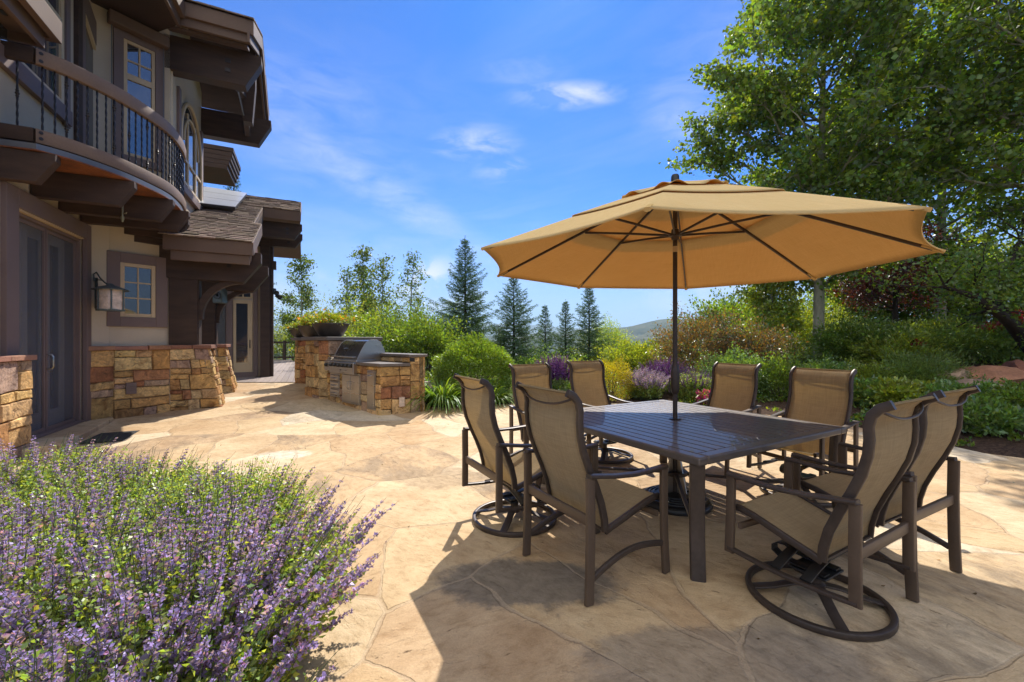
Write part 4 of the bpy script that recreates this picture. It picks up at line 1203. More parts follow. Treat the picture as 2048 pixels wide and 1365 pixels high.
# --- far wing: wall, glazed door, post and beams
FW = Plane(We + U * 5.0, NN[:2], (-U)[:2]); zf = .33
m = MB(); m.pbox(FW, -3.2, 1.33, .1, 4.9, -.2, 0); part(m, 'wing_wall', 'stucco')
m = MB(); m.pbox(FW, FW.t(432), FW.t(452), zf, 3.3, 0, .02); m.pbox(FW, FW.t(453), FW.t(466), zf, 3.4, 0, .05); m.pbox(FW, FW.t(507), FW.t(516), zf, 3.4, 0, .05); m.pbox(FW, FW.t(466), FW.t(507), zf - .02, zf + .14, 0, .05); m.pbox(FW, FW.t(453), FW.t(516), 3.401, 3.6, 0, .05)
part(m, 'wing_trim', 'trim', bevel=.004)
dA, dB = FW.t(467), FW.t(505); zd = FW.tz(486, 601)[1]
m = MB()
for (a, b, c, d) in ((dA, dA + .07, zf + .14, zd), (dB - .12, dB, zf + .14, zd), (dA + .07, dB - .12, zf + .14, zf + .42), (dA + .07, dB - .12, zd - .1, zd), (dA, dB, zd + .06, zd + .1), (dA, dA + .05, zd + .1, 3.39), (dB - .05, dB, zd + .1, 3.39), ((dA + dB) / 2 - .02, (dA + dB) / 2 + .02, zd + .1, 3.39)):
    m.pbox(FW, a, b, c, d, 0, .04)
wd = part(m, 'wing_door', 'tan_wood', bevel=.003)
m = MB(); m.pbox(FW, dA + .06, dB - .11, zf + .4, zd - .09, .006, .014); m.pbox(FW, dA + .04, dB - .04, zd + .09, 3.38, .006, .013); sub(m, 'pane', 'glass_sky', wd)
m = MB(); m.tube([FW.q(dB - .06, z, .06) for z in (1.18, 1.42)], .012, 8); sub(m, 'handle', 'iron', wd, smooth=True)
m = MB(); m.pbox(FW, FW.t(436), FW.t(451), 1.2, 3.1, .02, .03); part(m, 'wing_window', 'glass_sky')
m = MB(); m.pbox(FW, FW.t(522), FW.t(541), .25, 4.75, -.1, .28); m.pbox(FW, FW.t(541) + .003, FW.t(547), .25, 4.75, -.1, .16)
part(m, 'timber_post', 'dark_wood', bevel=.006)
for k, (dz, off) in enumerate(((0, 0.), (-.05, 1.0))):
    BP = Plane(E0 + U * (4.2 + off), NN[:2], (-U)[:2]); q = BP.q
    m = MB(); m.prism([q(a, b + dz, 0) for a, b in ((.9, 4.28), (1.93, 4.28), (2.13, 4.58), (2.13, 4.72), (.9, 4.72))], U * .22)
    bm_ = part(m, 'wing_beam', 'dark_wood', bevel=.006)
    m = MB(); m.pbox(BP, 1.72, 1.79, 4.40 + dz, 4.46 + dz, 0, .012); m.pbox(BP, 1.72, 1.79, 4.52 + dz, 4.58 + dz, 0, .012); sub(m, 'bolt_plate', 'iron', bm_)
m = MB(); m.pbox(FW, FW.t(547), FW.t(553), 3.55, 3.8, .0, .16); part(m, 'beam_end', 'dark_wood', bevel=.005)

# --- curved balcony
ARC = [(-5.85, 4.77), (-5.58, 4.90), (-5.43, 5.20), (-5.33, 5.70), (-5.345, 6.20), (-5.42, 6.62), (-5.63, 7.1), (-5.86, 7.48)]
def spline(pts, n):
    P_ = [V3(*p) for p in pts]; P_ = [2 * P_[0] - P_[1]] + P_ + [2 * P_[-1] - P_[-2]]; out = []
    for i in range(1, len(P_) - 2):
        for k in range(n):
            t = k / n; a, b, c, d = P_[i - 1:i + 3]
            out.append(.5 * ((2 * b) + (c - a) * t + (2 * a - 5 * b + 4 * c - d) * t * t + (3 * b - a - 3 * c + d) * t ** 3))
    out.append(P_[-2]); return out
curve = spline(ARC[1:], 8); straight = [V3(-6.35, 4.525), V3(-5.58, 4.90)]
m = MB()
poly = [(-6.9, 4.25), (-6.45, 4.47)] + [tuple(p * .985 + V3(-.02, .03)) for p in curve] + [(-6.15, 7.6), (-6.75, 7.0), (-6.75, 6.6)]
m.prism([(p[0], p[1], 3.60) for p in poly], (0, 0, .08)); balc = part(m, 'balcony', 'white_metal')
m = MB(); m.prism([(p[0], p[1], 3.585) for p in [(-6.9, 4.25), (-6.45, 4.47)] + [tuple(p * .975 + V3(-.03, .04)) for p in curve] + [(-6.15, 7.55), (-6.7, 7.0), (-6.75, 6.6)]], (0, 0, .012)); sub(m, 'soffit_board', 'cedar', balc)
for (z0, z1, nm) in ((4.63, 4.81, 'handrail'), (3.705, 3.87, 'bottom_rail')):
    m = MB(); m.sweep([V3(p[0], p[1], (z0 + z1) / 2) for p in curve], V3(0, 0, 1), z1 - z0, .075, rnd=.12); sub(m, nm, 'rail_wood', balc, smooth=True)
    m = MB(); m.sweep([V3(p[0], p[1], (z0 + z1) / 2 + .001) for p in straight], V3(0, 0, 1), z1 - z0, .07, rnd=.12); sub(m, nm, 'dark_wood', balc, smooth=True)
bt_ = MB()
for (p, q_) in ((curve[0], curve[1]),):
    o = V3(NN[0], NN[1], 0) * 0
for z in (4.67, 4.76, 3.83, 3.76):
    bt_ = MB()
    c = V3(*(curve[1] * 1.0)[:2], z); d = curve[2] - curve[1]; nrm = V3(d[1], -d[0], 0); nrm /= np.linalg.norm(nrm)
    bt_.lathe([(.0, .034), (.018, .034), (.02, .045), (0, .048)], c, 12, axis=nrm)
    sub(bt_, 'bolt', 'iron', balc)
# twisted balusters, some with collars
acc = [0.]
for a, b in zip(curve, curve[1:]): acc.append(acc[-1] + np.linalg.norm(b - a))
nb = 27
def baluster(kind):
    m = MB(); zs = np.linspace(3.86, 4.64, 26)
    m.tube([(0, 0, z) for z in zs], .0115, 4, twist=.5)
    if kind:
        for z in ((4.52, 3.98) if kind == 1 else (4.25,)):
            m.lathe([(.008, z - .045), (.017, z - .035), (.012, z - .02), (.022, z), (.012, z + .02), (.017, z + .035), (.008, z + .045)], seg=10)
    return m
protos = {}
spots = [(np.interp((i + .6) / nb * acc[-1], acc, [p[0] for p in curve]), np.interp((i + .6) / nb * acc[-1], acc, [p[1] for p in curve])) for i in range(nb)]
spots += [tuple(straight[0] + (straight[1] - straight[0]) * k) for k in (.25, .55, .83)]
for i, (x, y) in enumerate(spots):
    kd = 1 if i % 5 == 2 else (2 if i % 5 == 4 else 0)
    if kd not in protos:
        o = baluster(kd).build('baluster', M['iron'], balc, smooth=True); protos[kd] = o
    else:
        o = protos[kd].copy(); COL.objects.link(o); o.parent = balc
    o.location = (x - house.location[0], y - house.location[1], 0)
# joists under it, square to the door wall, with clipped ends
for (px, py, xl) in ((70, 364, -30), (236, 411, 62), (318, 442, 116), (352, 462, 160), (353, 477, 200)):
    z = 3.23; y = (H - z) * F / (py - Y0); tip = V3((px - 1024) / F * y, y, 0)
    s0 = 0; a = tip - NN * 1.35
    kx = (xl - 1024) / F; L = -(kx * tip[1] - tip[0]) / (NN[0] - kx * NN[1]) if xl > 0 else 1.2
    a = tip - NN * max(.35, L)
    m = MB(); m.prism([(a[0], a[1], 3.58), (tip + NN * .17)[:2].tolist() + [3.58], (tip + NN * .17)[:2].tolist() + [3.50], (tip[0], tip[1], 3.23), (a[0], a[1], 3.23)], U * .13)
    part(m, 'balcony_joist', 'dark_wood', bevel=.005)
m = MB(); z = H - (478 - Y0) / F * 7.3; a = at(268, 472, 7.3); b = at(330, 483, 7.55); m.hexa([V3(a[0], a[1], 3.12), V3(b[0], b[1], 3.12), V3(b[0], b[1], 3.12) + U * .12, V3(a[0], a[1], 3.12) + U * .12, V3(a[0], a[1], 3.228), V3(b[0], b[1], 3.228), V3(b[0], b[1], 3.228) + U * .12, V3(a[0], a[1], 3.228) + U * .12]); part(m, 'short_joist', 'dark_wood')
# sprinkler head hanging from a joist
sp = at(245, 412, 6.22)
m = MB(); m.tube([sp + V3(0, 0, .02), sp + V3(0, 0, -.16)], .014, 10); m.lathe([(.0, -.24), (.01, -.24), (.024, -.19), (.024, -.16), (0, -.16)], sp, 12); m.tube([sp + V3(0, 0, -.11), sp + V3(.06, -.01, -.12), sp + V3(.07, -.01, -.1)], .008, 8)
part(m, 'sprinkler_head', 'brass', smooth=True)

# --- upper windows
w = window(WW, 246, 309, 92, 318, .13, .05, 1, 1, glassm='glass_sky', name='upper_window')
tA, tB = WW.t(246), WW.t(309); zt = WW.tz(277, 92)[1]
m = MB(); zm = zt - .62
m.pbox(WW, tA + .05, tB - .05, zm - .05, zm + .05, -.004, .034)
for z in (zm + .28,): m.pbox(WW, tA + .05, tB - .05, z - .012, z + .012, -.004, .026)
m.pbox(WW, (tA + tB) / 2 - .012, (tA + tB) / 2 + .012, zm + .05, zt - .05, -.004, .027)
sub(m, 'muntin', 'tan_wood', w)
m = MB(); m.pbox(WW, tA - .22, tB + .16, zt + .10, zt + .30, .055, .21); sh = part(m, 'roller_shade_box', 'fascia', bevel=.02)
m = MB()
for x in (tA - .17, tB + .10): m.tube([WW.q(x, zt + .1, .1), WW.q(x, zt - 2.3, .1)], .006, 6)
sub(m, 'guide_cable', 'white_metal', sh)
ud = MB(); a, b = DW.t(163), DW.t(204)
uz0 = 3.7
ud.pbox(DW, a - .09, a, uz0, 6.6, -.01, .05); ud.pbox(DW, b, b + .14, uz0, 5.98, -.01, .05)
q = DW.q
ud.prism([q(a - .09, 6.6, 0), q(a - .09, 6.95, 0), q(b + .14, 6.3, 0), q(b + .14, 5.98, 0), q(b, 5.98, 0), q(a, 6.55, 0)], NN * .05)
ud = part(ud, 'upper_door', 'trim')
m = MB(); m.prism([q(a, uz0, .004), q(b, uz0, .004), q(b, 6.0, .004), q(a, 6.55, .004)], NN * .01); sub(m, 'pane', 'glass_sky', ud)
m = MB(); m.prism([q(a, 6.48, .014), q(b - .05, 5.9, .014), q(b - .05, uz0, .014), q(b, uz0, .014), q(b, 5.99, .014), q(a, 6.56, .014)], NN * .03); sub(m, 'frame', 'tan_wood', ud)
# left hand upper window with its raking sill band
LWp = DW
m = MB(); a, b = -1.75, DW.t(124)
m.pbox(DW, a, b, 4.75, 6.9, .0, .012); uw = part(m, 'upper_side_window', 'glass_sky')
m = MB(); m.pbox(DW, b - .12, b - .04, 4.75, 6.9, .012, .04); m.pbox(DW, a, b - .12, 4.75, 4.81, .012, .04); sub(m, 'frame', 'tan_wood', uw)
m = MB(); m.pbox(DW, b + .002, b + .12, 4.5, 6.9, -.01, .05); m.pbox(DW, a, b + .12, 4.53, 4.748, -.01, .07); sub(m, 'casing', 'trim', uw, bevel=.005)
m = MB(); m.pbox(DW, DW.t(147), DW.t(155), 3.7, 6.9, -.01, .06); part(m, 'corner_board', 'dark_wood')

# --- arched window of the tower
a, b = TW.t(357), TW.t(399); zs = 4.55; zsp = 5.45; c = (a + b) / 2; rx = (b - a) / 2
m = MB(); m.pbox(TW, a - .2, b + .2, zs - .22, zs - .06, .0, .09); m.pbox(TW, a - .14, a, zs - .06, 6.3, 0, .05); m.pbox(TW, b, b + .14, zs - .06, 6.3, 0, .05)
aw = part(m, 'arched_window', 'trim', bevel=.005)
arc = [(c + rx * math.cos(t), zsp + .95 * math.sin(t)) for t in np.linspace(0, math.pi, 21)]
m = MB(); m.prism([TW.q(x, z, .004) for x, z in [(a, zs), (b, zs)] + arc], NN * .012); sub(m, 'pane', 'glass_sky', aw)
m = MB(); m.sweep([TW.q(x, z, .035) for x, z in [(b - .03, zs)] + [(c + (rx - .03) * math.cos(t), zsp + .92 * math.sin(t)) for t in np.linspace(0, math.pi, 21)] + [(a + .03, zs)]], NN, .05, .07)
m.sweep([TW.q(x, z, .03) for x, z in [(c + (rx * .68) * math.cos(t), zsp + .62 * math.sin(t)) for t in np.linspace(0, math.pi, 17)]], NN, .035, .045)
for x in (a + .32 * (b - a), a + .68 * (b - a)): m.pbox(TW, x - .03, x + .03, zs, 6.1, .018, .045)
for z in (zs + .02, zs + .5): m.pbox(TW, a + .06, b - .06, z, z + .05, .018, .043)
sub(m, 'frame', 'tan_wood', aw, smooth=True)
m = MB(); m.pbox(WW, LW - .035, LW + .06, 3.6, ZT_, -.1, .02); part(m, 'corner_board', 'stucco')

# --- upper roofs
def gp(t, s, z): return V3(*(We + NN * t + U * s)[:2], z)
m = MB()
def up_slab(t0, t1, s0, z0, s1, z1, th): m.hexa([gp(t0, s0, z0 - th), gp(t1, s0, z0 - th), gp(t1, s1, z1 - th), gp(t0, s1, z1 - th), gp(t0, s0, z0), gp(t1, s0, z0), gp(t1, s1, z1), gp(t0, s1, z1)])
up_slab(-3, 1.31, -.45, 7.38, 1.28, 8.2, .16); up_slab(-3, 1.31, 1.28, 8.2, 3.1, 7.36, .16)
gr = part(m, 'tower_roof', 'dark_wood')
m = MB(); shingles(m, gp(-3, -.5, 7.40), NN, (gp(0, 1.28, 8.2) - gp(0, -.45, 7.38)) / np.linalg.norm(gp(0, 1.28, 8.2) - gp(0, -.45, 7.38)), 4.36, 1.95, V3(0, 0, 1), 15); shingles(m, gp(1.36, 3.15, 7.36), -NN, (gp(0, 1.28, 8.2) - gp(0, 3.1, 7.36)) / np.linalg.norm(gp(0, 1.28, 8.2) - gp(0, 3.1, 7.36)), 4.36, 2.05, V3(0, 0, 1), 16)
sub(m, 'shingle_cover', 'shingle', gr, tint=True)
m = MB(); NE = Plane(We - U * .45, NN[:2], (-U)[:2])
m.pbox(NE, .12, 1.35, 7.13, 7.385, -.045, .012); m.pbox(NE, .12, 1.30, 6.98, 7.15, -.10, -.04)
for th, t_, z_ in ((.27, 1.31, 0), (.22, 1.25, -.2)):
    for (s0, z0, s1, z1) in ((-.47, 7.38, 1.28, 8.2), (1.28, 8.2, 3.12, 7.36)):
        m.hexa([gp(t_, s0, z0 - th + z_), gp(t_ + .045, s0, z0 - th + z_), gp(t_ + .045, s1, z1 - th + z_), gp(t_, s1, z1 - th + z_), gp(t_, s0, z0 + z_ - .005), gp(t_ + .045, s0, z0 + z_ - .005), gp(t_ + .045, s1, z1 + z_ - .005), gp(t_, s1, z1 + z_ - .005)])
sub(m, 'fascia', 'fascia', gr, bevel=.006)
m = MB(); m.hexa([gp(-.0, -.3, 6.95), gp(1.24, -.3, 6.95), gp(1.24, -.02, 7.05), gp(0, -.02, 7.05), gp(0, -.3, 7.0), gp(1.24, -.3, 7.0), gp(1.24, -.02, 7.1), gp(0, -.02, 7.1)]); sub(m, 'soffit', 'fascia', gr)
m = MB(); m.pbox(TW, 0, 2.56, 6.95, 7.3, -.28, 0); m.prism([gp(0, 0, 7.3), gp(0, 2.56, 7.3), gp(0, 1.28, 8.0)], -NN * .2); sub(m, 'gable_wall', 'stucco', gr)
for k, s in enumerate((0., 2.5)):
    BP = Plane(We + U * s, NN[:2], (-U)[:2]); q = BP.q; dz = -.08 * k
    m = MB(); m.prism([q(x, z + dz, .0) for x, z in ((-.1, 6.37), (1.17, 6.37), (1.44, 6.88), (1.44, 7.02), (-.1, 7.0))], U * .25)
    ol = part(m, 'outlooker_beam', 'dark_wood', bevel=.006)
    m = MB(); m.pbox(BP, .84, .93, 6.56 + dz, 6.64 + dz, 0, .014); m.pbox(BP, .84, .93, 6.74 + dz, 6.82 + dz, 0, .014); sub(m, 'bolt_plate', 'iron', ol, bevel=.004)
m = MB(); KP = Plane(We + U * 1.15 + NN * 1.05, NN[:2], (-U)[:2])
m.prism([KP.q(x, z, 0) for x, z in ((-.10, 8.0), (.18, 8.0), (.18, 7.0), (.12, 6.2), (-.04, 6.2), (-.07, 7.0))], U * .22); kp = part(m, 'king_post', 'dark_wood', bevel=.006)
m = MB(); m.sweep([gp(.95, .1, 6.5), gp(1.0, 1.15, 6.75), gp(.95, 2.4, 6.45)], NN, .12, .14); sub(m, 'tie_beam', 'dark_wood', kp)
m = MB(); m.tube([gp(1.02, .25, 6.36), gp(1.02, 1.1, 6.3)], .012, 8); sub(m, 'tie_rod', 'white_metal', kp)
# main eave sweeping over the bay
m = MB()
pts = [at(150, -60, 4.9), at(312, -4, 6.0), at(357, 46, 7.05)]
inner = [V3(-7.6, 4.6, 0), V3(-7.3, 6.4, 0), V3(-6.6, 7.6, 0)]
ze = 6.93
e = [V3(-4.9, 4.4, ze), V3(-5.35, 6.1, ze), V3(*(We - U * .45 + NN * .2)[:2], ze)]
m.prism([tuple(p) for p in e] + [(p[0], p[1], ze) for p in inner[::-1]], (0, 0, .05)); ev = part(m, 'main_eave', 'dark_wood')
m = MB()
for a, b in zip(e, e[1:]):
    d = (b - a) / np.linalg.norm(b - a); o = V3(d[1], -d[0], 0)
    m.hexa([a - V3(0, 0, .02), a + o * .05 - V3(0, 0, .02), b + o * .05 - V3(0, 0, .02), b - V3(0, 0, .02), a + V3(0, 0, .2), a + o * .05 + V3(0, 0, .2), b + o * .05 + V3(0, 0, .2), b + V3(0, 0, .2)])
    m.hexa([a + o * .05 + V3(0, 0, .15), a + o * .12 + V3(0, 0, .15), b + o * .12 + V3(0, 0, .15), b + o * .05 + V3(0, 0, .15), a + o * .05 + V3(0, 0, .42), a + o * .12 + V3(0, 0, .42), b + o * .12 + V3(0, 0, .42), b + o * .05 + V3(0, 0, .42)])
sub(m, 'fascia', 'fascia', ev, bevel=.005)
m = MB(); m.prism([(p[0], p[1], ze + .4) for p in e] + [(p[0] - .6, p[1], ze + 1.2) for p in inner[::-1]], (0, 0, .04)); sub(m, 'roof_cover', 'shingle', ev)
# low eave at the upper left, its corner just above the railing
C0 = V3(-5.66, 5.08, 4.93)
m = MB()
def eave_box(c, la, lb, z0, z1, w):
    a = c - U * la; b = c - NN * lb
    m.hexa([c + V3(0, 0, z0) - NN * w, c + V3(0, 0, z0), a + V3(0, 0, z0), a + V3(0, 0, z0) - NN * w, c + V3(0, 0, z1) - NN * w, c + V3(0, 0, z1), a + V3(0, 0, z1), a + V3(0, 0, z1) - NN * w])
    m.hexa([c + V3(0, 0, z0) - NN * w - U * w, c + V3(0, 0, z0) - NN * w, b + V3(0, 0, z0), b + V3(0, 0, z0) - U * w, c + V3(0, 0, z1) - NN * w - U * w, c + V3(0, 0, z1) - NN * w, b + V3(0, 0, z1), b + V3(0, 0, z1) - U * w])
eave_box(C0, 2.6, .95, 0, .24, .05); C1 = C0 + NN * .13 + V3(0, 0, .13) + U * .06; eave_box(C1, 2.7, 1.05, 0, .27, .08)
le = part(m, 'low_eave', 'fascia', bevel=.005)
m = MB(); c = C0 - NN * .05 - U * .05 + V3(0, 0, .1); m.prism([c, c - U * 2.5, c - U * 2.5 - NN * .95, c - NN * .95], (0, 0, .03)); sub(m, 'soffit', 'fascia', le)
m = MB()
for k in range(9): 
    p = c - NN * (.1 + .09 * k) - U * .32 - V3(0, 0, .012); m.prism([p, p - U * .09, p - U * .09 - NN * .04, p - NN * .04], (0, 0, .01))
sub(m, 'soffit_vent', 'black', le)
m = MB(); c = C1 + V3(0, 0, .27); m.prism([c, c - U * 2.7, c - U * 2.7 - NN * 1.1 + V3(0, 0, .5), c - NN * 1.1 + V3(0, 0, .5)], (0, 0, .04)); sub(m, 'roof_cover', 'shingle', le)
# far small eave peeking past the tower
m = MB()
for k, py in enumerate((331, 322, 313, 304, 294)):
    a = at(403, py, 12.2) - NN * 1.2
    b = a + NN * (1.2 + .58 + (.05, .10, .14, .17, .20)[k])
    m.hexa([a, b, b + U * 1.6, a + U * 1.6, a + V3(0, 0, .125), b + V3(0, 0, .125), b + U * 1.6 + V3(0, 0, .125), a + U * 1.6 + V3(0, 0, .125)])
part(m, 'far_eave', 'dark_wood', bevel=.004)
# flat stone step at the door
m = MB(); pts = [DW.q(t0 - .05, 0, .0), V3(-5.80, 4.80, 0), V3(-5.53, 5.14, 0), V3(-6.04, 6.02, 0), V3(-6.56, 6.90, 0), V3(*Wc[:2], 0) - dW * .02, V3(*J[:2], 0) - Jn * .02]
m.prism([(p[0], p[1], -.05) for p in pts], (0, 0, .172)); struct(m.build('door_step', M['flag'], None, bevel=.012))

# ------------------------------------------------------------------ things fixed to the house
ln = thing('wall_lantern', 'verdigris wall lantern with streaky art glass beside the patio door', 'wall lantern', DW.q(DW.t(183), 0, .0))
LP = WW.q(-.36, 0, .03); LP = V3(-6.66, 6.83, 0)
base = at(190, 600, 6.78); ln.location = tuple(base)
Y_ = 6.78 / F
def lp(px, py, dy=0.): p = at(px, py, 6.78 + dy); return p - base
m = MB(); m.hexa([lp(183, 618, .08), lp(196, 618, -.02), lp(196, 618, .03), lp(183, 618, .13), lp(184, 556, .08), lp(196, 556, -.02), lp(196, 556, .03), lp(184, 556, .13)]); m.build('back_plate', M['lantern'], ln, bevel=.008)
m = MB(); ctr = lp(221, 580, -.18)
m.tube([lp(189, 563, .0), lp(187, 549, -.02), lp(193, 545, -.04), lp(200, 556, -.1), lp(210, 566, -.16), ctr + V3(0, 0, .07)], .011, 8); m.tube([lp(190, 572, .0), lp(196, 560, -.06), lp(204, 561, -.12), lp(214, 569, -.17)], .007, 8)
m.build('scroll_arm', M['lantern'], ln, smooth=True)
m = MB(); m.lathe([(.0, .10), (.03, .095), (.06, .065), (.15, .035), (.225, .0), (.222, -.012), (.14, .018), (0, .05)], ctr, 24); m.build('hood', M['lantern'], ln, smooth=True)
m = MB()
for k in range(6):
    a = k * math.pi / 3 + .3; m.tube([ctr + V3(math.cos(a) * .165, math.sin(a) * .165, .01), ctr + V3(math.cos(a) * .165, math.sin(a) * .165, -.32)], .011, 6)
m.lathe([(.15, -.335), (.175, -.335), (.178, -.31), (.15, -.31)], ctr, 6); m.build('cage', M['lantern'], ln)
m = MB(); m.lathe([(.155, .01), (.155, -.315)], ctr, 24); m.build('glass_shade', M['glow'], ln, smooth=True)

sk = thing('outdoor_speaker', 'small grey loudspeaker under the porch beam', 'speaker', at(440, 592, 9.4))
m = MB(); m.hexa([V3(x, y, z) for z in (-.17, .17) for x, y in ((-.10, -.10), (.11, -.10), (.11, .09), (-.10, .09))]); m.build('cabinet', M['lantern'], sk, bevel=.015)
m = MB(); m.lathe([(.0, .0), (.03, .0), (.075, .012), (.085, .012), (.085, 0)], (.005, -.101, 0), 20, axis=(0, -1, 0)); m.build('cone', M['black'], sk, smooth=True)
fl = thing('security_light', 'black twin head floodlight on the dark corner post', 'floodlight', at(549, 584, 12.55))
m = MB(); m.box(-.04, .03, -.05, .05, -.08, .1); m.build('mount', M['black'], fl, bevel=.01)
for (dx, dz, ax) in ((.05, -.03, (.6, -.5, -.2)), (.13, -.14, (.9, -.3, -.5))):
    m = MB(); m.lathe([(.0, -.07), (.05, -.07), (.075, .08), (.07, .085), (0, .06)], (dx, -.03, dz), 16, axis=ax); m.tube([(0, 0, .0), (dx, -.03, dz)], .015, 6); m.build('lamp_head', M['black'], fl, smooth=True)
# solar panels lying on the wing roof
def on_roof(px, py, o=.14):
    d = V3((px - 1024) / F, 1, -(py - Y0) / F); c = V3(0, 0, H)
    p0 = rp(0, 0, o); return c + d * (np.dot(p0 - c, rn) / np.dot(d, rn))
A1, B1_, C1_, D1 = on_roof(391, 371), on_roof(494, 387), on_roof(470, 415), on_roof(391, 406)
sp_ = thing('solar_panel', 'pale solar panel array tilted on the shingled wing roof', 'solar panel', D1)
m = MB(); vs = [p - D1 for p in (D1, C1_, B1_, A1)]; m.prism([v - rn * .06 for v in vs], rn * .055); m.build('backing', M['black'], sp_)
for i in range(3):
    m = MB(); l = lambda a, b, k: a + (b - a) * k
    k0, k1 = i / 3 + .008, (i + 1) / 3 - .008
    m.prism([l(vs[0], vs[3], k0), l(vs[1], vs[2], k0), l(vs[1], vs[2], k1), l(vs[0], vs[3], k1)], rn * .012); m.build('module', M['panel'], sp_)
# rubber mat in front of the step
mc = gnd(222, 876)
mt = MB(); e1, e2 = U * .34, NN * .22
mt.prism([mc - e1 - e2 + V3(0, 0, .006), mc + e1 - e2 + V3(0, 0, .006), mc + e1 + e2 + V3(0, 0, .006), mc - e1 + e2 + V3(0, 0, .006)], (0, 0, .014))
tag(mt.build('door_mat', M['rubber'], bevel=.004), 'black rubber door mat on the paving before the patio door', 'door mat')
# ------------------------------------------------------------------ outdoor kitchen
K0 = gnd(761, 832); KL = gnd(656, 800)
fd = (KL - K0) * V3(1, 1, 0); FLn = np.linalg.norm(fd); fd /= FLn            # along the cupboard front, away from us
KR = gnd(849, 823); sdv = (KR - K0) * V3(1, 1, 0); SD = np.linalg.norm(sdv); sdv /= SD
fo = V3(fd[1], -fd[0], 0); fo = fo if np.dot(fo, -K0) > 0 else -fo         # out of the front
so_ = V3(sdv[1], -sdv[0], 0); so_ = so_ if np.dot(so_, -K0) > 0 else -so_
FP = Plane(K0, fd[:2], fo[:2]); SP = Plane(K0, sdv[:2], so_[:2])
ZK = .985; g = .02
kit = thing('outdoor_kitchen', 'sandstone outdoor kitchen counter with stainless cupboard doors', 'outdoor kitchen', K0)
def kp(mb, name, mat, par=None, **k): return rel(mb, kit).build(name, M[mat], par or kit, **k)
m = MB()
def kface(P, a, b, z1, seed, z0=.0, **k):
    c = [P.q(a, z0), P.q(b, z0), P.q(b, z1), P.q(a, z1)]; o = V3(P.o[0], P.o[1], 0)
    masonry(m, *c, o, seed, **k); mortar_bed(m, *c, o)
tt = lambda px: FP.t(px)
d0, d1 = tt(722), tt(685); s0, s1 = tt(752), tt(735); w0, w1 = tt(680), tt(661)
ZD0, ZD1 = .20, .80
kface(FP, 0., s0, ZK - .05, 61); kface(FP, s1, d0, ZK - .05, 62, big=.3); kface(FP, d1, w0, ZK - .05, 63, big=.3); kface(FP, w1, FLn, ZK - .05, 64)
kface(FP, s0, s1, ZK - .05, 65, z0=ZD1 + .07); kface(FP, d0, d1, ZK - .05, 66, z0=ZD1 - .02); kface(FP, w0, w1, ZK - .05, 67, z0=.74)
kface(FP, s0, s1, .16, 68); kface(FP, d0, d1, .19, 69); kface(FP, w0, w1, .26, 70)
kface(SP, 0, SD - .26, ZK - .05, 71); kface(SP, SD - .26, SD, 1.10, 72, big=.4)
bk = Plane(KR, fd[:2], -fo[:2]); kface(bk, 0, FLn, 1.10, 73)
base_ = kp(m, 'stone_base', 'stone', tint=True)
m = MB()   # counter slab, raised ledge and its cap
cA = K0 + fo * .03 + so_ * .03; L_ = FLn
slab_cap(m, [cA, cA + sdv * (SD - .24), cA + sdv * (SD - .24) + fd * L_, cA + fd * L_], ZK - .045, ZK + .01, (1, 1, 1)); kp(m, 'countertop', 'counter', bevel=.008)
m = MB(); r0 = KR - sdv * .29 + so_ * .04; slab_cap(m, [r0, r0 + sdv * .34, r0 + sdv * .34 + fd * L_, r0 + fd * L_], 1.10, 1.15, (1, 1, 1)); kp(m, 'raised_ledge', 'counter', bevel=.008)
m = MB(); bk2 = Plane(KR - sdv * .26, fd[:2], fo[:2]); kface(bk2, 0, FLn, 1.095, 74, z0=ZK + .012, big=.4); kp(m, 'ledge_face', 'stone', tint=True)
m = MB(); ov = bk2.tz(828, 717); m.pbox(bk2, ov[0] - .07, ov[0] + .07, 1.02, 1.09, .03, .045); kp(m, 'outlet_box', 'black')
m = MB(); oc = SP.tz(803, 804); m.pbox(SP, oc[0] - .05, oc[0] + .05, oc[1] - .085, oc[1] + .085, .02, .04); kp(m, 'outlet_cover', 'glow', bevel=.006)
def cab(a, b, z0, z1, name, n, handle):
    for i in range(n):
        x0, x1 = a + (b - a) * i / n, a + (b - a) * (i + 1) / n
        m = MB(); m.pbox(FP, x0 + .006, x1 - .006, z0 + .006, z1 - .006, .0, .022); o = kp(m, name, 'steel', bevel=.006)
        m = MB()
        if handle == 'v':
            hx = x1 - .05 if i == 0 else x0 + .05
            m.tube([FP.q(hx, z, q_) for z, q_ in ((z0 + .25, .02), (z0 + .26, .055), (z1 - .14, .055), (z1 - .13, .02))], .009, 8)
        else:
            m.tube([FP.q(x, z1 - .07, q_) for x, q_ in ((x0 + .06, .02), (x0 + .07, .05), (x1 - .07, .05), (x1 - .06, .02))], .008, 8)
        kp(m, 'handle', 'steel', o, smooth=True)
    m = MB(); m.pbox(FP, a - .025, a, z0 - .025, z1 + .025, -.01, .012); m.pbox(FP, b, b + .025, z0 - .025, z1 + .025, -.01, .012); m.pbox(FP, a, b, z1, z1 + .025, -.01, .0118); m.pbox(FP, a, b, z0 - .025, z0, -.01, .0118)
    m.pbox(FP, a, b, z0, z1, -.3, -.004)
    kp(m, 'cabinet_frame', 'steel', bevel=.003)
cab(d0 + .03, d1 - .03, .215, .745, 'cabinet_door', 2, 'v')
cab(s0 + .03, s1 - .03, .19, .84, 'tall_door', 1, 'h')
for k in range(3): cab(w0 + .03, w1 - .03, .29 + .15 * k, .43 + .15 * k - .015, 'drawer', 1, 'h')

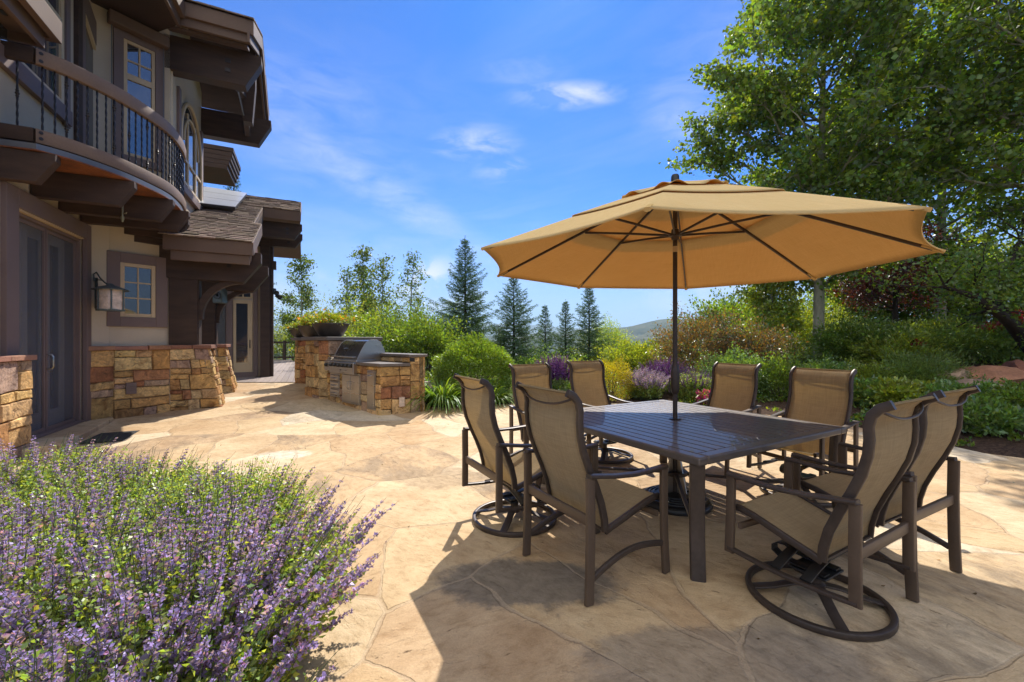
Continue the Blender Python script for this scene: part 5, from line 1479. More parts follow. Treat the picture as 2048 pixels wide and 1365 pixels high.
# tall planter wall with its two pillars
PA, PB = gnd(611, 790), gnd(637, 798); PF = gnd(590, 767)
wl = thing('planter_wall', 'tall L shaped sandstone wall with a brown slab top behind the grill', 'stone wall', PA)
def wp(mb, name, mat, par=None, **k): return rel(mb, wl).build(name, M[mat], par or wl, **k)
m = MB()
def wface(a, b, z1, seed, **k):
    a, b = V3(*a[:2], 0), V3(*b[:2], 0); d = (b - a) / np.linalg.norm(b - a); o = V3(d[1], -d[0], 0)
    c = [(a[0], a[1], .0), (b[0], b[1], .0), (b[0], b[1], z1), (a[0], a[1], z1)]; masonry(m, *c, o, seed, **k); mortar_bed(m, *c, o)
ZW = 1.40
PC = FP.q(FLn + .02, 0, -.02); PD = PC - fo * 1.2; PB2 = PB
inA = PA + (PA - PB) * V3(-.1, 0, 0)
wv = V3(.62, .80, 0)
wface(PA, PB, ZW, 81, big=.5); wface(PB, PC, ZW, 82, big=.5); wface(PC, PD, ZW, 83)
PFr = PF + V3(.50, -.12, 0)
wface(PF, PFr, ZW, 84, big=.5); 
PI = PA + V3(.05, .3, 0); wface(PFr, PI, ZW, 85)
PFb = PF + V3(.25, .62, 0); wface(PFb, PF, ZW, 86, big=.5)
wp(m, 'stone_face', 'stone', tint=True)
m = MB(); m.prism([(p[0], p[1], .0) for p in (PA + V3(.1, .12, 0), PB + V3(.04, .12, 0), PC + V3(-.05, .1, 0), PD + V3(-.1, .0, 0), PFb + V3(.3, 0, 0), PFr + V3(0, .12, 0), PI + V3(.1, .05, 0))], (0, 0, ZW - .02)); wp(m, 'core', 'mortar')
m = MB(); top = [PA + V3(-.08, -.05, 0), PB + V3(-.01, -.09, 0), PC + fo * .06 - fd * .06, PD - fd * .1, PFb + V3(.4, .1, 0), PFb + V3(-.06, .06, 0), PF + V3(-.08, -.06, 0), PFr + V3(.0, -.09, 0), PI + V3(-.1, .0, 0)]
slab_cap(m, top, ZW, ZW + .075, (1, 1, 1)); wp(m, 'top_slab', 'counter', bevel=.012)
ZS = ZW + .078
# ------------------------------------------------------------------ built in grill and side burner
g0, g1 = tt(716), tt(668)
gr_ = thing('grill', 'stainless gas grill with closed dark hood set into the stone counter', 'grill', FP.q((g0 + g1) / 2, ZK, -.3))
def gp_(mb, name, mat, par=None, **k): return rel(mb, gr_).build(name, M[mat], par or gr_, **k)
gm = (g0 + g1) / 2; hw = (g1 - g0) / 2
m = MB(); m.pbox(FP, g0, g1, ZK - .23, ZK + .0, .0, .10); m.pbox(FP, g0, g1, ZK + .001, ZK + .05, -.58, .04); pan = gp_(m, 'control_panel', 'steel', bevel=.012)
m = MB(); m.pbox(FP, g0 + .02, g1 - .02, ZK - .10, ZK - .02, .10, .104); gp_(m, 'panel_strip', 'steel_dark', pan)
for i in range(6):
    m = MB(); x = g0 + .1 + (g1 - g0 - .2) * i / 5; m.lathe([(.0, .04), (.026, .04), (.032, .03), (.032, .0)], FP.q(x, ZK - .065, .103), 16, axis=fo); gp_(m, 'knob', 'black', pan, smooth=True)
m = MB(); m.pbox(FP, gm - .03, gm + .03, ZK - .165, ZK - .145, .10, .106); gp_(m, 'drip_tray_pull', 'black', pan)
prof = [(.02, .05), (.0, .10), (-.05, .20), (-.13, .335), (-.19, .40), (-.26, .425), (-.40, .425), (-.48, .38), (-.56, .22), (-.58, .05)]
m = MB(); m.prism([FP.q(g0 + .015, ZK + z, o) for o, z in prof], fd * (g1 - g0 - .03)); hood = gp_(m, 'hood', 'steel_dark', bevel=.015)
for x in (g0 + .003, g1 - .015):
    m = MB(); m.prism([FP.q(x, ZK + z * 1.01, o) for o, z in prof], fd * .012); gp_(m, 'hood_end', 'steel', hood, bevel=.003)
m = MB(); m.tube([FP.q(x, ZK + .10, .065) for x in np.linspace(g0 + .05, g1 - .05, 5)], .015, 10)
for x in (g0 + .1, g1 - .1): m.tube([FP.q(x, ZK + .10, .065), FP.q(x, ZK + .10, .0)], .01, 8)
gp_(m, 'hood_handle', 'steel', hood, smooth=True)
m = MB(); q = FP.q; a = q(gm + .05, ZK + .245, -.075); m.hexa([a + fo * .004, a + fd * .16 + fo * .004, a + fd * .16 + V3(0, 0, .028) - fo * .012, a + V3(0, 0, .028) - fo * .012, a + fo * .012, a + fd * .16 + fo * .012, a + fd * .16 + V3(0, 0, .028) - fo * .004, a + V3(0, 0, .028) - fo * .004]); gp_(m, 'hood_badge', 'white_metal', hood)
b0, b1 = tt(667) + .02, FLn - .03
sb = thing('side_burner', 'small stainless side burner left of the grill hood', 'side burner', FP.q((b0 + b1) / 2, ZK, -.2))
m = MB(); m.pbox(FP, b0, b1, ZK - .20, ZK + .0, .0, .09); m.pbox(FP, b0, b1, ZK + .001, ZK + .04, -.5, .05); m.pbox(FP, b0 + .02, b1 - .02, ZK + .041, ZK + .07, -.48, .03)
rel(m, sb).build('burner_body', M['steel'], sb, bevel=.01)
m = MB(); m.pbox(FP, b0 + .03, b1 - .03, ZK - .12, ZK - .03, .09, .094); rel(m, sb).build('front_plate', M['steel_dark'], sb)
m = MB(); m.lathe([(.0, .04), (.024, .04), (.03, .03), (.03, .0)], FP.q((b0 + b1) / 2, ZK - .075, .094), 16, axis=fo); rel(m, sb).build('knob', M['black'], sb, smooth=True)

# ------------------------------------------------------------------ planting bowls on the wall
bowls = []
for (px, py, y, r, hgt, lab) in ((662, 674, 9.55, .40, .30, 'largest dark bronze planting bowl, at the right end of the stone wall'), (625, 673, 10.3, .34, .27, 'middle dark bronze planting bowl, partly behind the largest one'), (602, 671, 11.0, .30, .24, 'farthest dark bronze planting bowl, near the house end of the wall')):
    x = (px - 1024) / F * y
    bw = thing('planting_bowl', lab, 'planter', (x, y, ZS), 0, 'bronze bowls on the planter wall')
    m = MB(); m.lathe([(0, 0), (r * .48, 0), (r * .62, .03), (r * .82, hgt * .5), (r * .97, hgt * .93), (r, hgt), (r * .985, hgt + .012), (r * .95, hgt), (r * .9, hgt * .8), (0, hgt * .8)], seg=40); m.build('bowl_shell', M['bowl'], bw, smooth=True)
    m = MB(); m.lathe([(r * .9, hgt * .80 + .002), (r * .5, hgt * .86), (0, hgt * .88)], seg=24); m.build('soil', M['soil'], bw)
    bowls.append((x, y, ZS + hgt, r))
# ------------------------------------------------------------------ railing along the deck edge
rl = thing('deck_railing', 'dark brown timber railing with thin balusters along the far deck edge', 'railing', (-10, 23.6, .33))
yR = 23.6
def rx(px): return (px - 1024) / F * yR
x0, x1 = rx(430), rx(720)
m = MB(); m.box(x0, x1, yR - .05, yR + .05, 1.26, 1.37); rel(m, rl).build('top_rail', M['dark_wood'], rl)
m = MB(); m.box(x0, x1, yR - .04, yR + .04, .42, .52); rel(m, rl).build('bottom_rail', M['dark_wood'], rl)
bp = None
for i in range(int((x1 - x0) / .14)):
    if i % 14 == 0:
        m = MB(); m.box(x0 + i * .14 - .06, x0 + i * .14 + .06, yR - .06, yR + .06, .3, 1.42); rel(m, rl).build('post', M['dark_wood'], rl)
    elif bp is None:
        m = MB(); m.tube([(0, 0, .17), (0, 0, .94)], .009, 4); bp = m.build('baluster', M['iron'], rl); bp.location = (x0 + i * .14 + 10, 0, 0)
    else:
        c = bp.copy(); COL.objects.link(c); c.parent = rl; c.location = (x0 + i * .14 + 10, 0, 0)
# ------------------------------------------------------------------ foliage helpers
def unit(a): return a / np.maximum(np.linalg.norm(a, axis=-1, keepdims=True), 1e-9)


def leaf_arrays(P, D, size, rs, wide=.6, fold=.18, jit=.35):
    """one bent four cornered leaf per point: P base points, D directions the leaves point along"""
    n_ = len(P); D = unit(D)
    S = unit(np.cross(D, rs.normal(size=(n_, 3)))); Nn = np.cross(D, S)
    sz = (size * (1 + jit * rs.uniform(-1, 1, n_)))[:, None]
    b = P; tip = P + D * sz - Nn * sz * fold * .5
    mid = P + D * sz * .45
    l = mid + S * sz * wide * .5 + Nn * sz * fold; r = mid - S * sz * wide * .5 + Nn * sz * fold
    V_ = np.stack([b, l, tip, r], 1).reshape(-1, 3)
    F_ = np.arange(4 * n_).reshape(n_, 4)
    return V_, F_


def tints(n_, rs, lo=.65, hi=1.35, warm=.18, per=4):
    k = rs.uniform(lo, hi, n_); w = rs.normal(0, warm, n_)
    t = np.stack([k * (1 + w), k, k * (1 - w * .8)], 1)
    return np.repeat(np.clip(t, .1, 2.2), per, 0)


def rand_dir(n_, rs): return unit(rs.normal(size=(n_, 3)))


def leaves_obj(name, P, D, size, rs, mat, parent, wide=.6, fold=.18, lo=.65, hi=1.35, warm=.15, loc=None):
    V_, F_ = leaf_arrays(P, D, size, rs, wide, fold)
    return raw_mesh(name, V_, F_, tints(len(P), rs, lo, hi, warm), M[mat], parent, loc=loc)


class Twigs:
    """many thin tubes collected into one mesh"""
    def __init__(s): s.V = []; s.F = []; s.n = 0

    def add(s, path, r0, r1, seg=5):
        path = np.asarray(path, float); n_ = len(path)
        T = unit(np.gradient(path, axis=0)); ref = np.where(np.abs(T[:, 2:3]) < .9, np.array([[0, 0, 1.]]), np.array([[1., 0, 0]]))
        ref = np.repeat(ref[:1], n_, 0); A = unit(np.cross(T, ref)); B = np.cross(T, A)
        rr_ = np.linspace(r0, r1, n_)[:, None]
        a = np.arange(seg) * 2 * np.pi / seg
        V_ = path[:, None] + (A[:, None] * np.cos(a)[None, :, None] + B[:, None] * np.sin(a)[None, :, None]) * rr_[:, None]
        s.V.append(V_.reshape(-1, 3))
        ix = np.arange(n_ * seg).reshape(n_, seg) + s.n
        s.F.append(np.stack([ix[:-1], np.roll(ix, -1, 1)[:-1], np.roll(ix, -1, 1)[1:], ix[1:]], -1).reshape(-1, 4)); s.n += n_ * seg

    def build(s, name, mat, parent): return raw_mesh(name, np.concatenate(s.V), np.concatenate(s.F), None, M[mat], parent, smooth=True)


def bend(p0, d, L, n_, rs, wob=.12, rise=0.):
    """a wandering branch path"""
    pts = [np.array(p0, float)]; d = d / np.linalg.norm(d)
    for i in range(n_):
        d = d + rs.normal(0, wob, 3) + np.array([0, 0, rise]); d /= np.linalg.norm(d)
        pts.append(pts[-1] + d * L / n_)
    return np.array(pts)


def broadleaf(name, loc, label, cat, seed, height, r_trunk, crown, n_limb, size, n_leaf, mat='leaf_aspen', bark='bark', group=None, z0=.3, up=.5, lean=(0, 0), spread=.22, droop=0., wide=.8, lo=.6, hi=1.4, warm=.15, trunk_top=.92, secs=7, kink=.03):
    """tapered trunk, limbs and a crown of separate leaves; crown(h) gives the limb length at relative height h"""
    rs = np.random.RandomState(seed)
    t = thing(name, label, cat, loc, 0, group)
    tw = Twigs(); hh = np.linspace(0, 1, 14)
    tp = np.stack([lean[0] * hh ** 1.3 + np.cumsum(rs.normal(0, kink, 14)) * hh, lean[1] * hh ** 1.3 + np.cumsum(rs.normal(0, kink, 14)) * hh, hh * height * trunk_top], 1)
    tw.add(tp, r_trunk, r_trunk * .16, 12)
    P, D = [], []; wts = []
    for i in range(n_limb):
        h = z0 + (1 - z0) * ((i + rs.uniform(.1, .9)) / n_limb)
        k = min(h / trunk_top, 1) if trunk_top > 0 else 1
        p0 = np.array([np.interp(min(h, .985 * trunk_top) * height, tp[:, 2], tp[:, a]) for a in range(3)])
        az = i * 2.399 + rs.uniform(-.4, .4); L = crown(h, az) * rs.uniform(.75, 1.1)
        if L < .12: continue
        el = up * rs.uniform(.6, 1.4)
        d = np.array([math.sin(az) * math.cos(el), math.cos(az) * math.cos(el), math.sin(el)])
        path = bend(p0, d, L, 7, rs, .13, .03 - droop)
        rl_ = max(.012, r_trunk * .42 * (1 - h * .75) * min(1, L / 2.))
        tw.add(path, rl_, rl_ * .25, 6)
        ns = max(3, int(secs * L / 1.6))
        for j in range(ns):
            u = rs.uniform(.22, 1.); q = u * (len(path) - 1); a = int(min(q, len(path) - 2)); p1 = path[a] + (path[a + 1] - path[a]) * (q - a)
            dd = unit(path[a + 1] - path[a]) + rs.normal(0, .75, 3); dd[2] += .15 - droop * 3
            l2 = L * rs.uniform(.18, .42) * (1.15 - .5 * u) + .12
            sp2 = bend(p1, dd, l2, 4, rs, .2, .02 - droop)
            tw.add(sp2, rl_ * .35 + .003, .0025, 4)
            k_ = 26
            w_ = rs.uniform(.1, 1.05, k_) ** .8 * 4; ia = np.minimum(w_.astype(int), 3); pp = sp2[ia] + (sp2[np.minimum(ia + 1, 4)] - sp2[ia]) * (w_ - ia)[:, None]
            P.append(pp); D.append(np.repeat(unit(dd)[None], k_, 0)); wts.append(np.full(k_, l2))
    P = np.concatenate(P); D = np.concatenate(D); W_ = np.concatenate(wts); W_ /= W_.sum()
    ix = rs.choice(len(P), n_leaf, p=W_)
    PP = P[ix] + rs.normal(0, spread, (n_leaf, 3)) * np.array([1, 1, .8])
    DD = rand_dir(n_leaf, rs) + D[ix] * .35; DD[:, 2] -= .35 + droop * 2
    tw.build('trunk', bark, t)
    leaves_obj('crown', PP, DD, size, rs, mat, t, wide, .14, lo, hi, warm)
    return t


def shrub(name, loc, label, cat, seed, rx, ry, h, size, n_leaf, mat, group=None, lump=.16, wide=.55, outward=1.0, lo=.6, hi=1.4, warm=.12, stems=14, shell=.62, flat=.15, flowers=None, name_leaf='foliage'):
    """rounded shrub: leaves through the outer part of a lumpy dome over woody stems"""
    rs = np.random.RandomState(seed); t = thing(name, label, cat, loc, 0, group)
    shoots = rand_dir(26, rs); ragged = 1.0 if lump > .08 else .35
    def dome(n_):
        d = rand_dir(n_, rs); lowp = rs.uniform(0, 1, n_) < .34; d[:, 2] = np.where(lowp, -np.abs(d[:, 2]) * .75, np.abs(d[:, 2]) * (1 - flat))
        d = unit(d)
        lum = 1 + 1.35 * lump * (np.sin(d[:, 0] * 5 + seed) * np.cos(d[:, 1] * 6 + seed * 2) + .6 * np.sin(d[:, 2] * 9 + d[:, 0] * 7 + seed) + .5 * np.sin(d[:, 1] * 13 + d[:, 2] * 11 + 2 * seed))
        r = (shell + (1 - shell) * rs.uniform(0, 1, n_) ** .6) * lum
        near = (d @ shoots.T).max(1); r = r + np.where((near > .975) & (d[:, 2] > -.1), rs.uniform(0, .30, n_) * ragged, 0)
        c = np.array([rx, ry, h * .58]); p = d * r[:, None] * c; p[:, 2] += h * .42
        p[:, 2] = np.maximum(p[:, 2], .02 + rs.uniform(0, .05, n_))
        return p, d
    tw = Twigs()
    for i in range(stems):
        e, _ = dome(1); tw.add(np.array([e[0] * [.08, .08, 0], e[0] * [.4, .4, .45], e[0] * .93]) + 0, .012 * h + .004, .003, 4)
    tw.build('stems', 'twig', t)
    P, D = dome(n_leaf)
    leaves_obj(name_leaf, P, D * outward + rand_dir(n_leaf, rs) * .8 + np.array([0, 0, .25]), size, rs, mat, t, wide, .15, lo, hi, warm)
    if flowers:
        fm, nf, fs = flowers; P, D = dome(nf); P = P * 1.04
        k = np.repeat(P, 5, 0) + rs.normal(0, fs * .4, (nf * 5, 3)); fo_ = leaves_obj('flowers', k, np.repeat(D, 5, 0) + rand_dir(nf * 5, rs), fs, rs, fm, t, .8, .2, .7, 1.3, .1); fo_['kind'] = 'stuff'
    return t


def spike_plant(name, loc, label, cat, seed, rad_, n_stem, h0, h1, group=None, petal='petal', leaf='leaf_mint', lean=.45, leafn=26, whorls=8, flower=1.0, leafsize=.026, ell=(1, 1), fill=0, wind=(0, 0), pet=.011, spike=.36):
    """leafy upright perennial: every stem has paired leaves below and whorls of small flowers above"""
    rs = np.random.RandomState(seed); t = thing(name, label, cat, loc, 0, group)
    ns = n_stem
    a = rs.uniform(0, 2 * np.pi, ns); rr_ = np.sqrt(rs.uniform(0, 1, ns))
    ox, oy = np.cos(a) * rr_, np.sin(a) * rr_
    B = np.stack([ox * rad_ * .75 * ell[0], oy * rad_ * .75 * ell[1], np.zeros(ns)], 1)
    Hh = rs.uniform(h0, h1, ns) * (1 - .22 * rr_ ** 2)
    LN = np.stack([ox * lean * (.35 + rr_) + wind[0], oy * lean * (.35 + rr_) + wind[1]], 1) + rs.normal(0, .10, (ns, 2))
    def pos(i, u):        # point at relative height u on stem i
        z = Hh[i] * u; k = (u ** 1.5) * Hh[i]
        return np.stack([B[i, 0] + LN[i, 0] * k, B[i, 1] + LN[i, 1] * k, z * (1 - .10 * u * np.hypot(LN[i, 0], LN[i, 1]))], -1)
    # stems as three sided rods
    us = np.linspace(0, 1, 6); pts = np.stack([pos(np.arange(ns), np.full(ns, u)) for u in us], 1)     # ns,6,3
    r_ = np.linspace(.0026, .0012, 6)[None, :, None, None]; an = np.arange(3) * 2.094
    ring = np.stack([np.cos(an), np.sin(an), 0 * an], 1)[None, None]
    V_ = (pts[:, :, None] + ring * r_).reshape(-1, 3); ix = np.arange(ns * 18).reshape(ns, 6, 3)
    F_ = np.stack([ix[:, :-1], np.roll(ix, -1, 2)[:, :-1], np.roll(ix, -1, 2)[:, 1:], ix[:, 1:]], -1).reshape(-1, 4)
    raw_mesh('stems', V_, F_, None, M['stem'], t)
    nl = ns * leafn; i = np.repeat(np.arange(ns), leafn); u = rs.uniform(.06, 1 - spike * .8 * min(1, flower * 3), nl) ** .85
    P = pos(i, u); D = rand_dir(nl, rs); D[:, 2] = np.abs(D[:, 2]) * .5 + .05
    P = P + D * rs.uniform(.0, .04, (nl, 1))
    sz = leafsize * (1.25 - .75 * u)
    V_, F_ = leaf_arrays(P, D, sz, rs, .62, .16); raw_mesh('leaves', V_, F_, tints(nl, rs, .6, 1.4, .14), M[leaf], t)
    if flower > 0:
        sel = np.where(rs.uniform(0, 1, ns) < flower)[0]; per = 11
        i = np.repeat(sel, whorls * per); n_ = len(i)
        w = np.tile(np.repeat(np.arange(whorls), per), len(sel)); u = 1 - spike + spike * (w + rs.uniform(-.12, .12, n_)) / whorls
        u = np.clip(u, 0, 1.02)
        az = rs.uniform(0, 2 * np.pi, n_); tap = (1.15 - .7 * (w / whorls))
        D = np.stack([np.cos(az), np.sin(az), rs.uniform(-.15, .75, n_)], 1)
        P = pos(i, u) + D * (.0045 * tap)[:, None]
        sz = pet * tap * rs.uniform(.75, 1.3, n_)
        V_, F_ = leaf_arrays(P, D, sz, rs, .75, .25)
        k = rs.uniform(.6, 1.5, n_); dark = rs.uniform(0, 1, n_) < .18; pk = rs.uniform(0, 1, n_) < .10
        T = np.stack([k, k, k], 1); T[dark] *= [.42, .45, .36]; T[pk] *= [1.5, 1.05, .95]
        raw_mesh('flowers', V_, F_, np.repeat(T, 4, 0), M[petal], t)
    return t


def strap_plant(name, loc, label, cat, seed, n_, L, r, mat='blade', group=None, w=.022, flower=None):
    """clump of arching strap leaves"""
    rs = np.random.RandomState(seed); t = thing(name, label, cat, loc, 0, group); seg = 6
    az = rs.uniform(0, 2 * np.pi, n_); L_ = L * rs.uniform(.55, 1.1, n_); el = rs.uniform(.75, 1.4, n_); rb = r * np.sqrt(rs.uniform(0, 1, n_)) * .5
    D = np.stack([np.cos(az), np.sin(az)], 1); S = np.stack([-np.sin(az), np.cos(az)], 1)
    V_ = np.zeros((n_, seg + 1, 2, 3)); p = np.stack([D[:, 0] * rb, D[:, 1] * rb, 0 * rb], 1); e = el.copy()
    dr = rs.uniform(.22, .42, n_)
    for k in range(seg + 1):
        ww = w * math.sin(math.pi * (.18 + .80 * k / seg)) * rs.uniform(.8, 1.2, n_)[:, None]
        V_[:, k, 0, :2] = p[:, :2] + S * ww / 2; V_[:, k, 1, :2] = p[:, :2] - S * ww / 2; V_[:, k, :, 2] = np.maximum(p[:, 2:3], .012)
        st = (L_ / seg)[:, None]; p = p + np.concatenate([D * np.cos(e)[:, None], np.sin(e)[:, None]], 1) * st; e = e - dr
    ix = np.arange(n_ * (seg + 1) * 2).reshape(n_, seg + 1, 2)
    F_ = np.stack([ix[:, :-1, 0], ix[:, :-1, 1], ix[:, 1:, 1], ix[:, 1:, 0]], -1).reshape(-1, 4)
    raw_mesh('strap_leaves', V_.reshape(-1, 3), F_, tints(n_, rs, .65, 1.4, .12, (seg + 1) * 2), M[mat], t)
    return t


def conifer(name, loc, label, seed, height, rbase, group='spruce trees beyond the garden', mat='needle', whorls=30, dens=1.0, cat='spruce tree', gap=.0, bare=.04):
    """spruce: whorls of drooping boughs, each carrying side twigs clothed in needles"""
    rs = np.random.RandomState(seed); t = thing(name, label, cat, loc, 0, group)
    tw = Twigs(); tw.add(np.array([[0, 0, 0], [.02, 0, height * .5], [0, 0, height * .985]]), .018 * height, .006, 8)
    A_, B_ = [], []        # twig segments that carry needles
    nbr = int(whorls * 8)
    for k in range(nbr):
        h = bare + (1 - bare) * ((k + rs.uniform(0, 3)) / nbr) ** .92
        if h > .99: continue
        L = (rbase * (1 - h) ** .85 + .05) * rs.uniform(.45, 1.15) * (1 + .12 * math.sin(k * .37 + seed))
        az = k * 2.39996 + rs.uniform(-.25, .25); el = -.20 + .80 * h ** 1.2 + rs.uniform(-.14, .14)
        d = np.array([math.sin(az) * math.cos(el), math.cos(az) * math.cos(el), math.sin(el)])
        p0 = np.array([0, 0, h * height]); crv = lambda u: p0 + d * L * u + np.array([0, 0, .30 * L * (u * u - .6 * u)])
        path = np.array([crv(u) for u in np.linspace(0, 1, 5)]); tw.add(path, .005 + .008 * L, .003, 4)
        side = np.array([d[1], -d[0], 0]); side /= np.linalg.norm(side) + 1e-9
        nt_ = max(4, int(L / .095 * dens))
        for i in range(nt_):
            u = .12 + .88 * (i + rs.uniform(0, 1)) / nt_; b = crv(u)
            l2 = (.09 + .36 * L * (1 - u) ** .7) * rs.uniform(.5, 1.15)
            for sg in (1, -1):
                e = d * .8 + side * sg * rs.uniform(.45, .95) + np.array([0, 0, -.30 + rs.uniform(-.25, .2)])
                A_.append(b); B_.append(b + e / np.linalg.norm(e) * l2)
        A_.append(crv(.35)); B_.append(path[-1])
    A_.append([0, 0, height * .93]); B_.append([0, 0, height * 1.02])
    A_ = np.array(A_, float); B_ = np.array(B_, float); Ls = np.linalg.norm(B_ - A_, axis=1)
    cnt = np.maximum(4, (Ls / .013).astype(int)); i = np.repeat(np.arange(len(A_)), cnt); n_ = len(i)
    u = rs.uniform(0, 1, n_)[:, None]; P = A_[i] * (1 - u) + B_[i] * u
    D = unit(B_ - A_)[i] * .9 + rand_dir(n_, rs) * .75; D[:, 2] += .12
    tw.build('trunk', 'bark_dark', t)
    leaves_obj('needles', P, D, .060, rs, mat, t, .30, .05, .5, 1.5, .10)
    return t


# ------------------------------------------------------------------ foreground catmint bed
def at_g(x, y, dz=0.): return (x, y, float(gz(y)) + dz)
CG = 'catmint clumps in the left flower bed'
KW = dict(group=CG, pet=.017, leafsize=.030, spike=.26)
spike_plant('catmint_plant', at_g(-1.30, 1.74), 'dense purple catmint clump spilling over the sunny paving, nearest the chairs', 'catmint', 1, .52, 760, .36, .78, lean=.44, whorls=7, wind=(.12, .03), flower=.54, leafn=66, **KW)
spike_plant('catmint_plant', at_g(-1.13, 1.10), 'purple catmint clump at the bottom edge, closest to the camera', 'catmint', 2, .50, 600, .30, .62, lean=.40, whorls=7, wind=(.06, 0), flower=.42, leafn=64, **KW)
spike_plant('catmint_plant', at_g(-2.10, 1.82), 'broad purple catmint clump at the middle of the left bed', 'catmint', 3, .66, 760, .32, .72, lean=.42, whorls=7, flower=.38, leafn=62, **KW)
spike_plant('catmint_plant', at_g(-1.78, 2.52), 'mostly green catmint clump with few flowers, at the back of the bed', 'catmint', 4, .42, 620, .34, .70, lean=.42, whorls=7, flower=.09, leafn=64, **KW)
spike_plant('catmint_plant', at_g(-2.75, 2.85), 'pale loose catmint clump before the stone door step', 'catmint', 5, .66, 600, .28, .64, lean=.45, whorls=7, flower=.24, leafn=62, ell=(1.2, .9), **KW)
spike_plant('catmint_plant', at_g(-3.72, 3.1), 'pale purple catmint clump at the left edge, below the stone pier', 'catmint', 6, .68, 560, .30, .70, lean=.45, whorls=7, flower=.30, leafn=64, **KW)
spike_plant('catmint_plant', at_g(-2.15, .98), 'leafy catmint clump in the bottom left corner', 'catmint', 7, .58, 520, .30, .60, lean=.45, whorls=7, flower=.28, leafn=62, **KW)

# ------------------------------------------------------------------ shrubs and perennials around the paving
SG = 'garden shrubs behind the paving'
def pl(px, y): return at_g((px - 1024) / F * y, y, -.03)
shrub('round_shrub', pl(948, 9.3), 'large round bright green shrub right of the grill counter', 'shrub', 11, .86, .8, 1.22, .045, 26000, 'leaf_box', lump=.07, shell=.72, wide=.5)
strap_plant('daylily', pl(885, 8.25), 'arching green daylily clump against the stone counter', 'daylily', 12, 520, .95, .55, 'blade', w=.03)
strap_plant('daylily', pl(985, 8.5), 'low daylily clump under the round shrub behind the left chairs', 'daylily', 13, 300, .65, .4, 'blade', w=.028)
spike_plant('salvia', pl(1110, 9.6), 'deep purple salvia between two chair backs', 'salvia', 14, .42, 190, .70, 1.0, None, 'petal_deep', 'leaf_dark', lean=.2, whorls=14, pet=.022, spike=.45)
shrub('golden_shrub', pl(1222, 8.9), 'golden yellow spirea shrub behind the umbrella table', 'shrub', 15, .48, .45, .82, .028, 9000, 'leaf_gold', lump=.1, wide=.5, lo=.7, hi=1.3, warm=.08)
spike_plant('catmint_plant', pl(1290, 9.0), 'small catmint with pale purple tops left of the umbrella pole', 'catmint', 16, .42, 420, .5, .72, None, 'petal', 'leaf_mint', lean=.4, leafsize=.04, whorls=8, pet=.017)
spike_plant('salvia', pl(1325, 9.7), 'violet salvia directly behind the umbrella pole', 'salvia', 17, .45, 170, .62, .92, None, 'petal_deep', 'leaf_dark', lean=.25, whorls=12, pet=.020, spike=.42)
spike_plant('catmint_plant', pl(1385, 8.9), 'leafy green catmint right of the umbrella pole', 'catmint', 18, .40, 420, .5, .75, None, 'petal_deep', 'leaf_mint', lean=.35, leafsize=.045, flower=.25, whorls=8, pet=.02)
strap_plant('daylily', pl(1418, 8.4), 'small yellow striped lily beside the right rear chair', 'lily', 19, 60, .5, .2, 'leaf_gold', w=.035)
shrub('flowering_plant', pl(1413, 8.25), 'small plant with magenta blooms beside the right rear chair', 'flower', 20, .16, .14, .3, .035, 500, 'leaf_box', flowers=('flower_pink', 160, .03))
shrub('lime_shrub', pl(1275, 12.5), 'yellow green shrub in front of the blue hills', 'shrub', 21, 1.0, .8, 1.02, .065, 9000, 'leaf_lime', lump=.25, wide=.6, shell=.4)
shrub('bronze_shrub', pl(1395, 11.0), 'tall bronze red and green shrub behind the umbrella pole', 'shrub', 22, 1.05, .95, 1.85, .055, 15000, 'leaf_red', lump=.2, shell=.35, wide=.5, warm=.35)
shrub('bronze_shrub', pl(1512, 10.4), 'smaller bronze tinted shrub left of the aspen trunk', 'shrub', 23, .75, .7, 1.5, .05, 10000, 'leaf_red', lump=.2, shell=.35, wide=.5, warm=.35)
shrub('green_shrub', pl(1470, 9.3), 'dark leafy shrub between the two right rear chairs', 'shrub', 24, .62, .6, .95, .045, 8000, 'leaf_dark', lump=.2, shell=.4)
shrub('green_shrub', pl(1560, 9.0), 'green shrub at the foot of the aspen trunk', 'shrub', 25, .62, .55, .9, .045, 8000, 'leaf_aspen', lump=.2, shell=.4)
shrub('green_shrub', pl(1640, 13.5), 'wide leafy shrub far behind the aspen trunk', 'shrub', 26, 1.5, 1., 2.3, .06, 14000, 'leaf_lime', lump=.22, shell=.35)
shrub('green_shrub', pl(1735, 8.7), 'light green mounded shrub right of the chair before the aspen', 'shrub', 27, .62, .55, .78, .042, 9000, 'leaf_lime', lump=.15, shell=.4)
shrub('feathery_shrub', pl(1830, 8.4), 'feathery dark green pine shrub above the right chair backs', 'pine shrub', 28, .85, .7, 1.02, .075, 15000, 'needle_pine', lump=.2, shell=.3, wide=.16)
shrub('feathery_shrub', pl(1745, 10.5), 'pale feathery juniper under the plum tree', 'juniper', 29, 1.0, .8, 1.5, .085, 15000, 'needle_pine', lump=.3, shell=.3, wide=.16)
def bank(px, y): x = (px - 1024) / F * y; return (x, y, float(land(np.array(x), np.array(y))))
shrub('feathery_shrub', bank(1905, 10.0), 'broad bright juniper on the bank below the crabapple trunk', 'juniper', 30, 1.2, .9, .75, .085, 16000, 'needle_pine', lump=.3, shell=.3, wide=.18)
shrub('green_shrub', bank(2010, 9.8), 'spreading green shrub on the bank at the right edge', 'shrub', 31, 1.0, .8, .65, .06, 12000, 'leaf_aspen', lump=.25, shell=.35)
shrub('peony', bank(1965, 5.9), 'low dark peony clump beside the paving at the right', 'peony', 32, .50, .42, .42, .085, 2200, 'leaf_dark', lump=.15, shell=.3, wide=.42, outward=.7)
